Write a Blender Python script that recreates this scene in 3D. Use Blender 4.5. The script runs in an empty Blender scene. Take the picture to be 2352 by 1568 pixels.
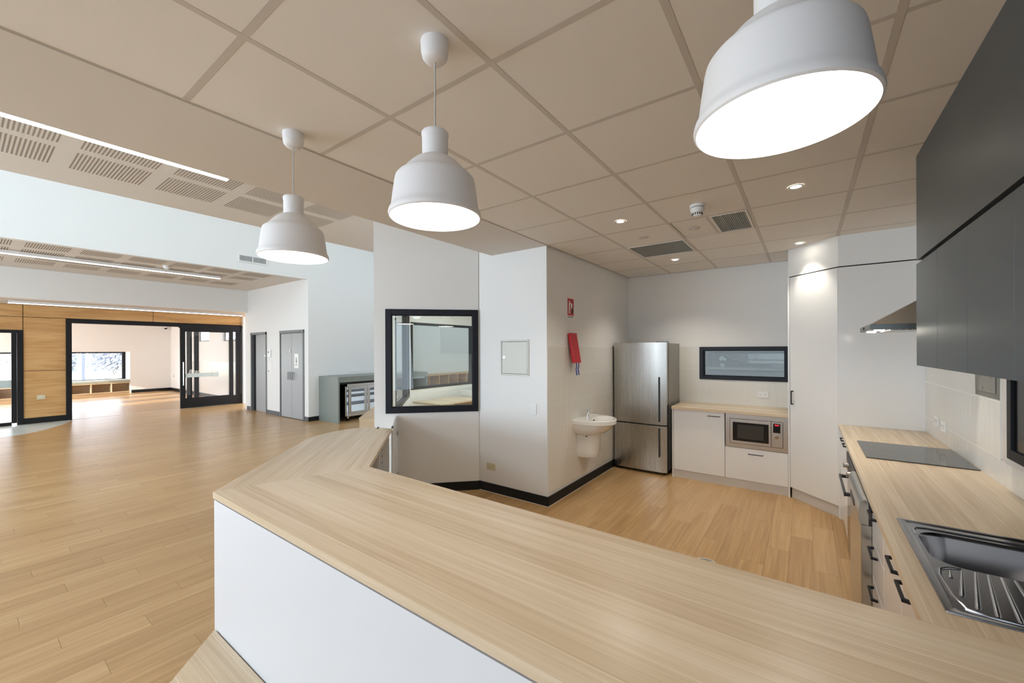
import bpy, bmesh, math, random
from mathutils import Matrix, Vector
random.seed(7)
S = bpy.context.scene
COL = S.collection
PI = math.pi
# ------------------------------------------------------------------ camera
cam = bpy.data.cameras.new('camera'); co = bpy.data.objects.new('camera', cam); COL.objects.link(co)
yaw, roll = math.radians(36.0), math.radians(-0.25)
fw = Vector((-math.sin(yaw), math.cos(yaw), 0)); rt0 = Vector((math.cos(yaw), math.sin(yaw), 0)); up0 = Vector((0, 0, 1))
rt = rt0*math.cos(roll) + up0*math.sin(roll); up = -rt0*math.sin(roll) + up0*math.cos(roll)
co.matrix_world = Matrix(((rt.x, up.x, -fw.x, 0), (rt.y, up.y, -fw.y, 0), (rt.z, up.z, -fw.z, 1.63), (0, 0, 0, 1)))
cam.sensor_width = 36; cam.lens = 928.4/2352*36; cam.shift_y = 18/2352; cam.clip_start = 0.02; cam.clip_end = 300
S.camera = co
# ------------------------------------------------------------------ world, sun, large lights, exposure
W = bpy.data.worlds.new('sky'); S.world = W; W.use_nodes = True
bg = W.node_tree.nodes['Background']; bg.inputs[0].default_value = (0.80, 0.88, 1.0, 1); bg.inputs[1].default_value = 4.0
S.view_settings.view_transform = 'Standard'; S.view_settings.look = 'None'
S.view_settings.exposure = 1.06; S.view_settings.gamma = 1.0; S.view_settings.use_curve_mapping = False
S.cycles.max_bounces = 8; S.cycles.diffuse_bounces = 7; S.cycles.glossy_bounces = 4; S.cycles.transmission_bounces = 8
S.cycles.transparent_max_bounces = 12; S.cycles.caustics_reflective = False; S.cycles.caustics_refractive = False
S.cycles.sample_clamp_indirect = 6

def area(name, loc, direction, sx, sy, power, color, spread=PI):
    l = bpy.data.lights.new(name, 'AREA'); l.shape = 'RECTANGLE'; l.size = sx; l.size_y = sy; l.energy = power; l.color = color; l.spread = spread
    o = bpy.data.objects.new(name, l); COL.objects.link(o); o.location = loc
    o.rotation_euler = Vector(direction).to_track_quat('-Z', 'Y').to_euler(); return o
COOL = (0.86, 0.93, 1.0); WARM = (1.0, 0.86, 0.68)
area('skylight_daylight', (-6.6, 4.0, 4.75), (-0.75, 0, -1), 1.2, 17, 70, (0.70, 0.87, 1.0)).rotation_euler = (0, math.radians(36), 0)
area('rear_fill', (-1.0, -3.9, 1.45), (0, 1, 0.08), 6.4, 2.3, 40, (0.70, 0.84, 1.0))  # unseen cool fill added behind the camera; the wall there has no window
area('hall_fill', (-6.0, -4.9, 1.4), (0.05, 1, 0.02), 7.5, 2.2, 270, (0.66, 0.83, 1.0))  # unseen fill added for the hall side, in front of the closed rear wall
area('hall_fill', (-12.5, -4.9, 1.7), (0.1, 1, 0.05), 5.0, 2.4, 42, (0.80, 0.90, 1.0))  # second added hall fill, likewise without a window behind it
for px_, pw_ in ((-3.3, 26), (-1.5, 14), (0.6, 4)): area('overhead_fill', (px_, -2.3, 2.66), (-0.1 if px_ > 0 else 0, 0.45, -1), 1.2, 0.6, pw_, (0.82, 0.91, 1.0))  # added overhead fills out of view, no ceiling fittings modelled there
area('office_fill', (-4.2, 5.6, 2.68), (0, 0, -1), 1.2, 0.6, 38, (0.95, 0.98, 1.0))  # fill added to brighten the office, no fitting behind it
area('playroom_daylight', (-17.6, -1.6, 1.6), (0, 1, 0.15), 5.5, 2.0, 92, (0.95, 0.96, 1.0))
sun = bpy.data.lights.new('sun', 'SUN'); sun.energy = 5.0; sun.angle = math.radians(0.6); sun.color = (1.0, 0.94, 0.86)
so = bpy.data.objects.new('sun', sun); COL.objects.link(so); so.rotation_euler = Vector((-0.16, 1.0, -0.33)).to_track_quat('-Z', 'Y').to_euler()

# ------------------------------------------------------------------ materials
def srgb(r, g, b):
    f = lambda c: (c/255/12.92) if c/255 <= 0.04045 else ((c/255+0.055)/1.055)**2.4
    return (f(r), f(g), f(b), 1)
def principled(name):
    m = bpy.data.materials.new(name); m.use_nodes = True
    return m, m.node_tree, m.node_tree.nodes['Principled BSDF']
def mat(name, col, rough=0.5, metal=0.0, bump=0.0, bscale=200, emit=None, estr=0, spec=0.5, coat=0, var=0.0, vscale=3.0, aniso=0):
    m, nt, b = principled(name); b.inputs['Base Color'].default_value = col
    b.inputs['Roughness'].default_value = rough; b.inputs['Metallic'].default_value = metal
    b.inputs['Specular IOR Level'].default_value = spec; b.inputs['Coat Weight'].default_value = coat; b.inputs['Coat Roughness'].default_value = 0.08
    if aniso: b.inputs['Anisotropic'].default_value = aniso
    tc = nt.nodes.new('ShaderNodeTexCoord')
    if bump:
        n = nt.nodes.new('ShaderNodeTexNoise'); n.inputs['Scale'].default_value = bscale; n.inputs['Detail'].default_value = 3
        nt.links.new(tc.outputs['Object'], n.inputs['Vector'])
        bp = nt.nodes.new('ShaderNodeBump'); bp.inputs['Strength'].default_value = bump; bp.inputs['Distance'].default_value = 0.002
        nt.links.new(n.outputs['Fac'], bp.inputs['Height']); nt.links.new(bp.outputs['Normal'], b.inputs['Normal'])
    if var:
        n = nt.nodes.new('ShaderNodeTexNoise'); n.inputs['Scale'].default_value = vscale; n.inputs['Detail'].default_value = 4
        nt.links.new(tc.outputs['Object'], n.inputs['Vector'])
        mx = nt.nodes.new('ShaderNodeMix'); mx.data_type = 'RGBA'
        mx.inputs['A'].default_value = tuple(c*(1-var) for c in col[:3])+(1,); mx.inputs['B'].default_value = tuple(min(1, c*(1+var)) for c in col[:3])+(1,)
        nt.links.new(n.outputs['Fac'], mx.inputs['Factor']); nt.links.new(mx.outputs['Result'], b.inputs['Base Color'])
    if emit: b.inputs['Emission Color'].default_value = emit; b.inputs['Emission Strength'].default_value = estr
    return m
def brushed(name, col, rough, axis_scale, metal=1.0):
    m, nt, b = principled(name); b.inputs['Metallic'].default_value = metal
    tc = nt.nodes.new('ShaderNodeTexCoord'); mp = nt.nodes.new('ShaderNodeMapping'); mp.inputs['Scale'].default_value = axis_scale
    n = nt.nodes.new('ShaderNodeTexNoise'); n.inputs['Scale'].default_value = 1; n.inputs['Detail'].default_value = 4
    nt.links.new(tc.outputs['Object'], mp.inputs['Vector']); nt.links.new(mp.outputs['Vector'], n.inputs['Vector'])
    mr = nt.nodes.new('ShaderNodeMapRange'); mr.inputs['To Min'].default_value = rough-0.012; mr.inputs['To Max'].default_value = rough+0.018
    nt.links.new(n.outputs['Fac'], mr.inputs['Value']); nt.links.new(mr.outputs['Result'], b.inputs['Roughness'])
    mx = nt.nodes.new('ShaderNodeMix'); mx.data_type = 'RGBA'; mx.inputs['A'].default_value = tuple(c*0.985 for c in col[:3])+(1,); mx.inputs['B'].default_value = tuple(min(1, c*1.015) for c in col[:3])+(1,)
    nt.links.new(n.outputs['Fac'], mx.inputs['Factor']); nt.links.new(mx.outputs['Result'], b.inputs['Base Color'])
    return m
def math_node(nt, op, a, bval=None):
    n = nt.nodes.new('ShaderNodeMath'); n.operation = op
    if hasattr(a, 'links'): nt.links.new(a, n.inputs[0])
    else: n.inputs[0].default_value = a
    if bval is not None:
        if hasattr(bval, 'links'): nt.links.new(bval, n.inputs[1])
        else: n.inputs[1].default_value = bval
    return n.outputs[0]
def wood(name, dark, mid, light, axis='X', board=0.0, rough=0.45, grain=60, stretch=2.2, seam=0.0, use_random=False, figure=0.5, bumpy=0.06, boardvar=0.35, vertical=False):
    """grain runs along local axis; board > 0 prints boards of that width across it"""
    m, nt, b = principled(name); b.inputs['Roughness'].default_value = rough; b.inputs['Specular IOR Level'].default_value = 0.4
    tc = nt.nodes.new('ShaderNodeTexCoord'); sep = nt.nodes.new('ShaderNodeSeparateXYZ'); nt.links.new(tc.outputs['Object'], sep.inputs[0])
    along, across = (sep.outputs[0], sep.outputs[1]) if axis == 'X' else (sep.outputs[1], sep.outputs[0]) if axis == 'Y' else (sep.outputs[2], sep.outputs[1])
    third = sep.outputs[2] if axis != 'Z' else sep.outputs[0]
    if vertical: across, third = third, across
    comb = nt.nodes.new('ShaderNodeCombineXYZ')
    off = None
    if use_random:
        oi = nt.nodes.new('ShaderNodeObjectInfo'); at = nt.nodes.new('ShaderNodeAttribute'); at.attribute_name = 'tone'
        off = math_node(nt, 'ADD', oi.outputs['Random'], at.outputs['Fac'])
        off = math_node(nt, 'FRACT', off)
        al = math_node(nt, 'ADD', along, math_node(nt, 'MULTIPLY', off, 37.0))
        ac = math_node(nt, 'ADD', across, math_node(nt, 'MULTIPLY', off, 13.0)); vr = off
    elif board:
        q = math_node(nt, 'DIVIDE', math_node(nt, 'ADD', across, 0.021), board); fl = math_node(nt, 'FLOOR', q)
        wn = nt.nodes.new('ShaderNodeTexWhiteNoise'); wn.noise_dimensions = '1D'; nt.links.new(fl, wn.inputs['W']); vr = wn.outputs['Value']
        al = math_node(nt, 'ADD', along, math_node(nt, 'MULTIPLY', vr, 9.0)); ac = across
    else:
        al, ac, vr = along, across, None
    nt.links.new(math_node(nt, 'MULTIPLY', al, stretch), comb.inputs[0]); nt.links.new(math_node(nt, 'MULTIPLY', ac, grain), comb.inputs[1]); nt.links.new(math_node(nt, 'MULTIPLY', third, grain*0.5), comb.inputs[2])
    n1 = nt.nodes.new('ShaderNodeTexNoise'); n1.inputs['Scale'].default_value = 1; n1.inputs['Detail'].default_value = 6; n1.inputs['Roughness'].default_value = 0.62; n1.inputs['Distortion'].default_value = 0.5
    nt.links.new(comb.outputs[0], n1.inputs['Vector'])
    comb2 = nt.nodes.new('ShaderNodeCombineXYZ')
    nt.links.new(math_node(nt, 'MULTIPLY', al, stretch*0.45), comb2.inputs[0]); nt.links.new(math_node(nt, 'MULTIPLY', ac, grain*0.16), comb2.inputs[1])
    n2 = nt.nodes.new('ShaderNodeTexNoise'); n2.inputs['Scale'].default_value = 1; n2.inputs['Detail'].default_value = 3; n2.inputs['Distortion'].default_value = 1.2
    nt.links.new(comb2.outputs[0], n2.inputs['Vector'])
    f = math_node(nt, 'ADD', math_node(nt, 'MULTIPLY', n1.outputs['Fac'], 1-figure), math_node(nt, 'MULTIPLY', n2.outputs['Fac'], figure))
    if vr is not None:
        f = math_node(nt, 'ADD', f, math_node(nt, 'MULTIPLY', math_node(nt, 'SUBTRACT', vr, 0.5), boardvar))
    cr = nt.nodes.new('ShaderNodeValToRGB'); e = cr.color_ramp.elements
    e[0].position = 0.28; e[0].color = dark; e[1].position = 0.72; e[1].color = light; me = cr.color_ramp.elements.new(0.5); me.color = mid
    nt.links.new(f, cr.inputs[0]); out = cr.outputs[0]
    if seam and board:
        fr = math_node(nt, 'FRACT', q); ln = math_node(nt, 'LESS_THAN', fr, seam)
        mx = nt.nodes.new('ShaderNodeMix'); mx.data_type = 'RGBA'; nt.links.new(ln, mx.inputs['Factor']); nt.links.new(out, mx.inputs['A'])
        mx.inputs['B'].default_value = tuple(min(1, c*1.12) for c in light[:3])+(1,); out = mx.outputs['Result']
    nt.links.new(out, b.inputs['Base Color'])
    if bumpy:
        bp = nt.nodes.new('ShaderNodeBump'); bp.inputs['Strength'].default_value = bumpy; bp.inputs['Distance'].default_value = 0.001
        nt.links.new(n1.outputs['Fac'], bp.inputs['Height']); nt.links.new(bp.outputs['Normal'], b.inputs['Normal'])
    return m
M = {}
M['wall'] = mat('wall_paint', (0.78, 0.775, 0.755, 1), 0.6, bump=0.05, bscale=350)
M['ceil'] = mat('ceiling_paint', (0.69, 0.645, 0.59, 1), 0.75, bump=0.04, bscale=300)
M['tile_c'] = mat('ceiling_tile', (0.81, 0.77, 0.715, 1), 0.8, bump=0.12, bscale=420)
M['tbar'] = mat('ceiling_bar', (0.60, 0.55, 0.49, 1), 0.6)
M['gap'] = mat('dark_gap', (0.05, 0.045, 0.04, 1), 0.8)
M['slot'] = mat('slot_painted_shade', (0.24, 0.19, 0.14, 1), 0.9)  # colour carries the shade inside the slots, on flat uncut faces
M['tile_w'] = mat('glazed_tile', (0.72, 0.705, 0.655, 1), 0.22, var=0.03, vscale=2)
M['grout'] = mat('grout', (0.80, 0.79, 0.76, 1), 0.8)
M['black'] = mat('black_powdercoat', (0.009, 0.009, 0.011, 1), 0.45, spec=0.28)
M['navy'] = mat('black_window_frame', (0.009, 0.011, 0.017, 1), 0.42, spec=0.3)
M['skirt'] = mat('black_vinyl_skirting', (0.010, 0.010, 0.011, 1), 0.5, spec=0.3)
M['skirtg'] = mat('grey_vinyl_skirting', (0.08, 0.085, 0.085, 1), 0.5)
M['white'] = mat('white_laminate', (0.78, 0.775, 0.76, 1), 0.16, spec=0.5)
M['whitep'] = mat('white_plastic', (0.80, 0.80, 0.79, 1), 0.35)
M['panelw'] = mat('white_panel', (0.68, 0.69, 0.71, 1), 0.35)
M['cream'] = mat('cream_plastic', (0.62, 0.56, 0.38, 1), 0.4)
M['kick'] = mat('pale_kickboard', (0.60, 0.57, 0.54, 1), 0.3)
M['grey'] = mat('grey_laminate', (0.068, 0.078, 0.086, 1), 0.42)
M['bench'] = mat('grey_green_laminate', (0.20, 0.225, 0.205, 1), 0.35)
M['doorg'] = mat('grey_door_paint', (0.33, 0.34, 0.345, 1), 0.35)
M['frameg'] = mat('grey_frame_paint', (0.16, 0.165, 0.17, 1), 0.4)
M['steel'] = brushed('brushed_stainless', (0.50, 0.49, 0.465, 1), 0.27, (260, 260, 1.5))
M['steelh'] = brushed('brushed_stainless_horizontal', (0.62, 0.58, 0.54, 1), 0.27, (1.5, 3, 260))
M['mwsteel'] = mat('microwave_stainless', (0.60, 0.57, 0.535, 1), 0.3, 1.0)
M['hood'] = mat('hood_stainless', (0.62, 0.62, 0.60, 1), 0.27, 1.0)
M['sink'] = mat('sink_stainless', (0.40, 0.40, 0.43, 1), 0.2, 1.0, bump=0.02, bscale=60)
M['chrome'] = mat('chrome', (0.78, 0.79, 0.80, 1), 0.08, 1.0)
M['darksteel'] = mat('dark_appliance_side', (0.05, 0.05, 0.055, 1), 0.4, 0.4)
M['ceramic'] = mat('white_ceramic', (0.82, 0.81, 0.77, 1), 0.1, coat=0.3)
M['blackglass'] = mat('black_glass', (0.01, 0.01, 0.011, 1), 0.06)
M['cookglass'] = mat('cooktop_glass', (0.035, 0.036, 0.036, 1), 0.12, spec=0.9)
M['pend'] = mat('white_silicone', (0.80, 0.79, 0.79, 1), 0.55)
M['cord'] = mat('grey_cord', (0.5, 0.49, 0.47, 1), 0.6)
M['lamp'] = mat('lamp_diffuser', (1, 1, 1, 1), 0.5, emit=(1.0, 0.97, 0.93, 1), estr=7.5)
M['led'] = mat('led_strip', (1, 1, 1, 1), 0.5, emit=(1.0, 0.97, 0.97, 1), estr=3.6)
M['dl'] = mat('downlight_lamp', (1, 1, 1, 1), 0.5, emit=(1.0, 0.93, 0.80, 1), estr=30.0)
M['reddig'] = mat('red_digits', (1, 0.02, 0.02, 1), 0.5, emit=(1, 0.03, 0.05, 1), estr=1.2)
M['red'] = mat('red_plastic', (0.50, 0.012, 0.02, 1), 0.4)
M['signwhite'] = mat('sign_white', (0.8, 0.8, 0.78, 1), 0.5)
M['signblack'] = mat('sign_black', (0.02, 0.02, 0.02, 1), 0.5)
M['blue'] = mat('blue_strap', (0.01, 0.05, 0.32, 1), 0.6)
M['grille'] = mat('vent_grille', (0.30, 0.31, 0.29, 1), 0.5)
M['ventwhite'] = mat('vent_white', (0.78, 0.78, 0.77, 1), 0.5)
M['frost'] = mat('frosted_film', (0.55, 0.63, 0.62, 1), 0.5)
M['ring'] = mat('etched_ring', (0.22, 0.23, 0.23, 1), 0.5)
M['access'] = mat('access_panel_metal', (0.56, 0.55, 0.49, 1), 0.45, 0.08)
M['floorbase'] = mat('floor_base', (0.12, 0.085, 0.05, 1), 0.8)
M['inlay'] = mat('pale_vinyl', (0.55, 0.60, 0.58, 1), 0.3)
M['concrete'] = mat('concrete_path', (0.55, 0.54, 0.56, 1), 0.8, var=0.15)
M['grass'] = mat('grass', (0.38, 0.45, 0.22, 1), 0.9, var=0.4, vscale=3)
M['shrub'] = mat('shrub_leaves', (0.40, 0.42, 0.50, 1), 0.8, var=0.4, vscale=6)
M['bark'] = mat('pale_bark', (0.45, 0.42, 0.42, 1), 0.8)
M['rock'] = mat('pale_rocks', (0.55, 0.50, 0.50, 1), 0.8, var=0.3, vscale=4)
M['post'] = mat('grey_post', (0.22, 0.25, 0.34, 1), 0.5)
M['mulch'] = mat('mulch_ground', (0.42, 0.40, 0.46, 1), 0.9, var=0.3)
M['petal'] = mat('white_petals', (0.85, 0.83, 0.78, 1), 0.5)
M['leaf'] = mat('green_leaf', (0.06, 0.12, 0.05, 1), 0.4)
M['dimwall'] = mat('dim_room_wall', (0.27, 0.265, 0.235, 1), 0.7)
M['shelfd'] = mat('fridge_shelf', (0.12, 0.15, 0.18, 1), 0.4)
M['fridgein'] = mat('fridge_interior', (0.7, 0.78, 0.85, 1), 0.4)
M['coolerlight'] = mat('cooler_interior_light', (0.8, 0.9, 1, 1), 0.5, emit=(0.8, 0.92, 1.0, 1), estr=0.25)
M['oak'] = wood('oak_laminate', srgb(187, 164, 134), srgb(205, 184, 155), srgb(219, 202, 177), 'X', board=0.098, rough=0.27, grain=75, stretch=1.3, seam=0.014, figure=0.45, boardvar=0.15)
M['oakv'] = wood('oak_edge', srgb(178, 152, 122), srgb(200, 178, 146), srgb(216, 198, 168), 'X', rough=0.5, grain=60, stretch=3)
M['floor'] = wood('vinyl_plank', srgb(156, 121, 79), srgb(179, 144, 99), srgb(197, 165, 120), 'Y', use_random=True, rough=0.29, grain=60, stretch=1.4, figure=0.45, boardvar=0.14)
M['ply'] = wood('oak_veneer_panel', srgb(172, 124, 72), srgb(205, 160, 104), srgb(222, 184, 132), 'Y', rough=0.45, grain=26, stretch=1.5, figure=0.6, vertical=True)
def glass(name, tint=(1, 1, 1, 1), refl=0.10):
    m = bpy.data.materials.new(name); m.use_nodes = True; nt = m.node_tree; nt.nodes.clear()
    o = nt.nodes.new('ShaderNodeOutputMaterial'); t = nt.nodes.new('ShaderNodeBsdfTransparent'); t.inputs[0].default_value = tint
    g = nt.nodes.new('ShaderNodeBsdfGlossy'); g.inputs['Roughness'].default_value = 0.0; mx = nt.nodes.new('ShaderNodeMixShader')
    lw = nt.nodes.new('ShaderNodeLayerWeight'); lw.inputs['Blend'].default_value = 0.5
    pw = nt.nodes.new('ShaderNodeMath'); pw.operation = 'POWER'; pw.inputs[1].default_value = 5.0; nt.links.new(lw.outputs['Facing'], pw.inputs[0])
    ad = nt.nodes.new('ShaderNodeMath'); ad.operation = 'MULTIPLY_ADD'; ad.inputs[1].default_value = 0.5; ad.inputs[2].default_value = refl*0.5; nt.links.new(pw.outputs[0], ad.inputs[0])
    nt.links.new(ad.outputs[0], mx.inputs[0]); nt.links.new(t.outputs[0], mx.inputs[1]); nt.links.new(g.outputs[0], mx.inputs[2]); nt.links.new(mx.outputs[0], o.inputs[0])
    return m
M['glass'] = glass('window_glass'); M['glassr'] = glass('window_glass_reflective', (0.9, 0.95, 0.93, 1), 0.16)
def zigzag():
    m, nt, b = principled('zigzag_fabric'); b.inputs['Roughness'].default_value = 0.8
    tc = nt.nodes.new('ShaderNodeTexCoord'); sep = nt.nodes.new('ShaderNodeSeparateXYZ'); nt.links.new(tc.outputs['Object'], sep.inputs[0])
    tri = math_node(nt, 'PINGPONG', sep.outputs[1], 0.05)
    h = math_node(nt, 'ADD', math_node(nt, 'ADD', sep.outputs[2], sep.outputs[0]), tri)
    s = math_node(nt, 'LESS_THAN', math_node(nt, 'FRACT', math_node(nt, 'DIVIDE', h, 0.045)), 0.5)
    mx = nt.nodes.new('ShaderNodeMix'); mx.data_type = 'RGBA'; nt.links.new(s, mx.inputs['Factor'])
    mx.inputs['A'].default_value = (0.75, 0.75, 0.62, 1); mx.inputs['B'].default_value = (0.03, 0.06, 0.05, 1); nt.links.new(mx.outputs['Result'], b.inputs['Base Color']); return m
M['zig'] = zigzag()

# ------------------------------------------------------------------ mesh helpers
class MB:
    def __init__(s): s.bm = bmesh.new()
    def box(s, x0, y0, z0, x1, y1, z1, bev=0.0, seg=2):
        x0, x1 = min(x0, x1), max(x0, x1); y0, y1 = min(y0, y1), max(y0, y1); z0, z1 = min(z0, z1), max(z0, z1)
        r = bmesh.ops.create_cube(s.bm, size=1.0, matrix=Matrix.Translation(((x0+x1)/2, (y0+y1)/2, (z0+z1)/2)) @ Matrix.Diagonal((x1-x0, y1-y0, z1-z0, 1)))
        if bev:
            es = list({e for v in r['verts'] for e in v.link_edges}); bmesh.ops.bevel(s.bm, geom=es, offset=bev, segments=seg, profile=0.5, affect='EDGES')
        return s
    def prism(s, pts, z0, z1):
        a = [s.bm.verts.new((x, y, z0)) for x, y in pts]; b = [s.bm.verts.new((x, y, z1)) for x, y in pts]; n = len(pts)
        s.bm.faces.new(a[::-1]); s.bm.faces.new(b)
        for i in range(n): s.bm.faces.new((a[i], a[(i+1) % n], b[(i+1) % n], b[i]))
        return s
    def hull(s, pts, faces):
        v = [s.bm.verts.new(p) for p in pts]
        for f in faces: s.bm.faces.new([v[i] for i in f])
        return s
    def cyl(s, c, r, h, seg=24, r2=None, axis='Z'):
        R = {'Z': Matrix(), 'X': Matrix.Rotation(PI/2, 4, 'Y'), 'Y': Matrix.Rotation(-PI/2, 4, 'X')}[axis]
        bmesh.ops.create_cone(s.bm, cap_ends=True, segments=seg, radius1=r, radius2=r if r2 is None else r2, depth=h, matrix=Matrix.Translation(c) @ R); return s
    def lathe(s, prof, c=(0, 0, 0), seg=40, sx=1, sy=1):
        rings = []
        for r, z in prof:
            if r < 1e-6: rings.append([s.bm.verts.new((c[0], c[1], c[2]+z))])
            else: rings.append([s.bm.verts.new((c[0]+r*sx*math.cos(2*PI*i/seg), c[1]+r*sy*math.sin(2*PI*i/seg), c[2]+z)) for i in range(seg)])
        for a, b in zip(rings, rings[1:]):
            for i in range(seg):
                j = (i+1) % seg
                if len(a) == 1 and len(b) == 1: continue
                if len(a) == 1: s.bm.faces.new((a[0], b[i], b[j]))
                elif len(b) == 1: s.bm.faces.new((a[i], b[0], a[j]))
                else: s.bm.faces.new((a[i], b[i], b[j], a[j]))
        return s
    def tube(s, pts, r, seg=10, flat=1.0):
        pts = [Vector(p) for p in pts]; rings = []; prev = None
        for i, p in enumerate(pts):
            t = (pts[min(i+1, len(pts)-1)]-pts[max(i-1, 0)]).normalized()
            ref = prev if prev is not None else (Vector((0, 0, 1)) if abs(t.z) < 0.9 else Vector((1, 0, 0)))
            if (ref - t*ref.dot(t)).length < 0.15: ref = Vector((0, 1, 0)) if abs(t.y) < 0.9 else Vector((1, 0, 0))
            u = (ref - t*ref.dot(t)).normalized(); w = t.cross(u); prev = u
            rings.append([s.bm.verts.new(p + (u*math.cos(2*PI*k/seg)*flat + w*math.sin(2*PI*k/seg))*r) for k in range(seg)])
        for a, b in zip(rings, rings[1:]):
            for k in range(seg): s.bm.faces.new((a[k], a[(k+1) % seg], b[(k+1) % seg], b[k]))
        s.bm.faces.new(rings[0][::-1]); s.bm.faces.new(rings[-1]); return s
    def loft(s, loops, cap0=True, cap1=True):
        R = [[s.bm.verts.new(p) for p in L] for L in loops]; n = len(R[0])
        for a, b in zip(R, R[1:]):
            for k in range(n): s.bm.faces.new((a[k], a[(k+1) % n], b[(k+1) % n], b[k]))
        if cap0: s.bm.faces.new(R[0][::-1])
        if cap1: s.bm.faces.new(R[-1])
        return s
    def mesh(s, name, smooth=False, m=None):
        me = bpy.data.meshes.new(name); bmesh.ops.recalc_face_normals(s.bm, faces=s.bm.faces[:]); s.bm.to_mesh(me); s.bm.free()
        if m is not None: me.materials.append(m)
        if smooth:
            me.polygons.foreach_set('use_smooth', [True]*len(me.polygons))
            try: me.set_sharp_from_angle(angle=math.radians(38))
            except Exception: pass
        return me
def link(name, data, parent=None, loc=(0, 0, 0), rz=0, rot=None):
    o = bpy.data.objects.new(name, data); COL.objects.link(o)
    if parent is not None: o.parent = parent
    o.location = loc; o.rotation_euler = rot if rot is not None else (0, 0, rz); return o
def part(name, mb, m, parent=None, smooth=False, loc=(0, 0, 0), rz=0, rot=None, label=None):
    o = link(name, mb.mesh(name, smooth, m), parent, loc, rz, rot)
    if label: o['label'] = label
    return o
def thing(name, label, cat, loc=(0, 0, 0), rz=0, group=None):
    o = link(name, None, None, loc, rz); o['label'] = label; o['category'] = cat
    if group: o['group'] = group
    return o
def tag(o, label, cat, group=None):
    o['label'] = label; o['category'] = cat
    if group: o['group'] = group
    return o
def struct(name, mb=None, m=None, label=None, loc=(0, 0, 0), rz=0, smooth=False):
    o = part(name, mb, m, None, smooth, loc, rz) if mb else link(name, None, None, loc, rz)
    o['kind'] = 'structure'
    if label: o['label'] = label
    return o
def dup(root, loc, rz=None, label=None):
    r = root.copy(); COL.objects.link(r); r.location = loc
    if rz is not None: r.rotation_euler = (0, 0, rz)
    if label: r['label'] = label
    for ch in list(root.children):
        c = ch.copy(); COL.objects.link(c); c.parent = r
        for g in ch.children:
            d = g.copy(); COL.objects.link(d); d.parent = c
    return r
def holed(L, H, T, holes, z0=0.0, x0=0.0):
    """wall panel in local x (length) and z, thickness 0..T in y, with rectangular holes (xa, xb, za, zb)"""
    mb = MB(); xs = sorted({x0, L} | {v for h in holes for v in h[:2] if x0 < v < L}); zs = sorted({z0, H} | {v for h in holes for v in h[2:] if z0 < v < H})
    for a, b in zip(xs, xs[1:]):
        for c, d in zip(zs, zs[1:]):
            if not any(h[0] <= (a+b)/2 <= h[1] and h[2] <= (c+d)/2 <= h[3] for h in holes): mb.box(a, 0, c, b, T, d)
    bmesh.ops.remove_doubles(mb.bm, verts=mb.bm.verts[:], dist=1e-5)
    seen = {}
    for f in mb.bm.faces[:]:
        k = frozenset(v.index for v in f.verts) if False else tuple(sorted((round(v.co.x, 4), round(v.co.y, 4), round(v.co.z, 4)) for v in f.verts))
        seen.setdefault(k, []).append(f)
    bmesh.ops.delete(mb.bm, geom=[f for v in seen.values() if len(v) > 1 for f in v], context='FACES')
    return mb
def frame(x0, z0, x1, z1, w, y0, y1, wb=None, wt=None, wl=None, wr=None):
    wb = w if wb is None else wb; wt = w if wt is None else wt; wl = w if wl is None else wl; wr = w if wr is None else wr
    return MB().box(x0, y0, z0, x0+wl, y1, z1, .002, 1).box(x1-wr, y0, z0, x1, y1, z1, .002, 1).box(x0+wl, y0, z0, x1-wr, y1, z0+wb, .002, 1).box(x0+wl, y0, z1-wt, x1-wr, y1, z1, .002, 1)
def text(name, s, size, m, parent, loc, rot, shear=0.0, align='CENTER', extrude=0.0004):
    c = bpy.data.curves.new(name, 'FONT'); c.body = s; c.size = size; c.shear = shear; c.extrude = extrude; c.align_x = align; c.align_y = 'CENTER'; c.materials.append(m); c.resolution_u = 3
    t_ = link(name, c, None); bpy.context.view_layer.update(); me = bpy.data.meshes.new_from_object(t_); bpy.data.objects.remove(t_)
    return link(name, me, parent, loc, rot=rot)
def rrect(x0, y0, x1, y1, r, n=6, z=0.0):
    pts = []
    for cx, cy, a0 in ((x1-r, y1-r, 0), (x0+r, y1-r, PI/2), (x0+r, y0+r, PI), (x1-r, y0+r, 3*PI/2)):
        for k in range(n+1):
            a = a0+PI/2*k/n; pts.append((cx+r*math.cos(a), cy+r*math.sin(a), z))
    return pts
CZ, HZ = 2.70, 3.27          # kitchen and hall ceiling heights
GX, GY, GP = -2.149, 0.580, 0.600

# ================================================================== STRUCTURE
# ---- floor with vinyl planks
floor = struct('floor', MB().box(-22.2, -6, -0.12, 3, 15, -0.008), M['floorbase'], 'floor of oak look vinyl planks')
PW, PL_, GAPP = 0.152, 0.914, 0.0011
pm = MB().box(-PW/2+GAPP/2, -PL_/2+GAPP/2, -0.0075, PW/2-GAPP/2, PL_/2-GAPP/2, 0.0).mesh('plank', False, M['floor'])
rest = bmesh.new(); tone = rest.faces.layers.float.new('tone')
ncol = int(23.2/PW); near = 0
for i in range(ncol):
    x = -22.15+PW*(i+0.5); offy = (i*0.377 % 1.0)*PL_
    for j in range(18):
        y = -3.2+offy+PL_*j
        if y > 12.5: continue
        a = (-8.4 < x < -2.35 and 0.05 < y < 3.9 and y < 1.0-1.15*(x+2.5)) or (-1.6 < x < 0.25 and 3.0 < y < 5.6)
        if a and near < 296:
            near += 1; o = link('plank', pm, floor, (x, y, 0))
        else:
            r = bmesh.ops.create_cube(rest, size=1, matrix=Matrix.Translation((x, y, -0.00375)) @ Matrix.Diagonal((PW-GAPP, PL_-GAPP, 0.0075, 1)))
            t = random.random()
            for f in {f for v in r['verts'] for f in v.link_faces}: f[tone] = t
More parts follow.
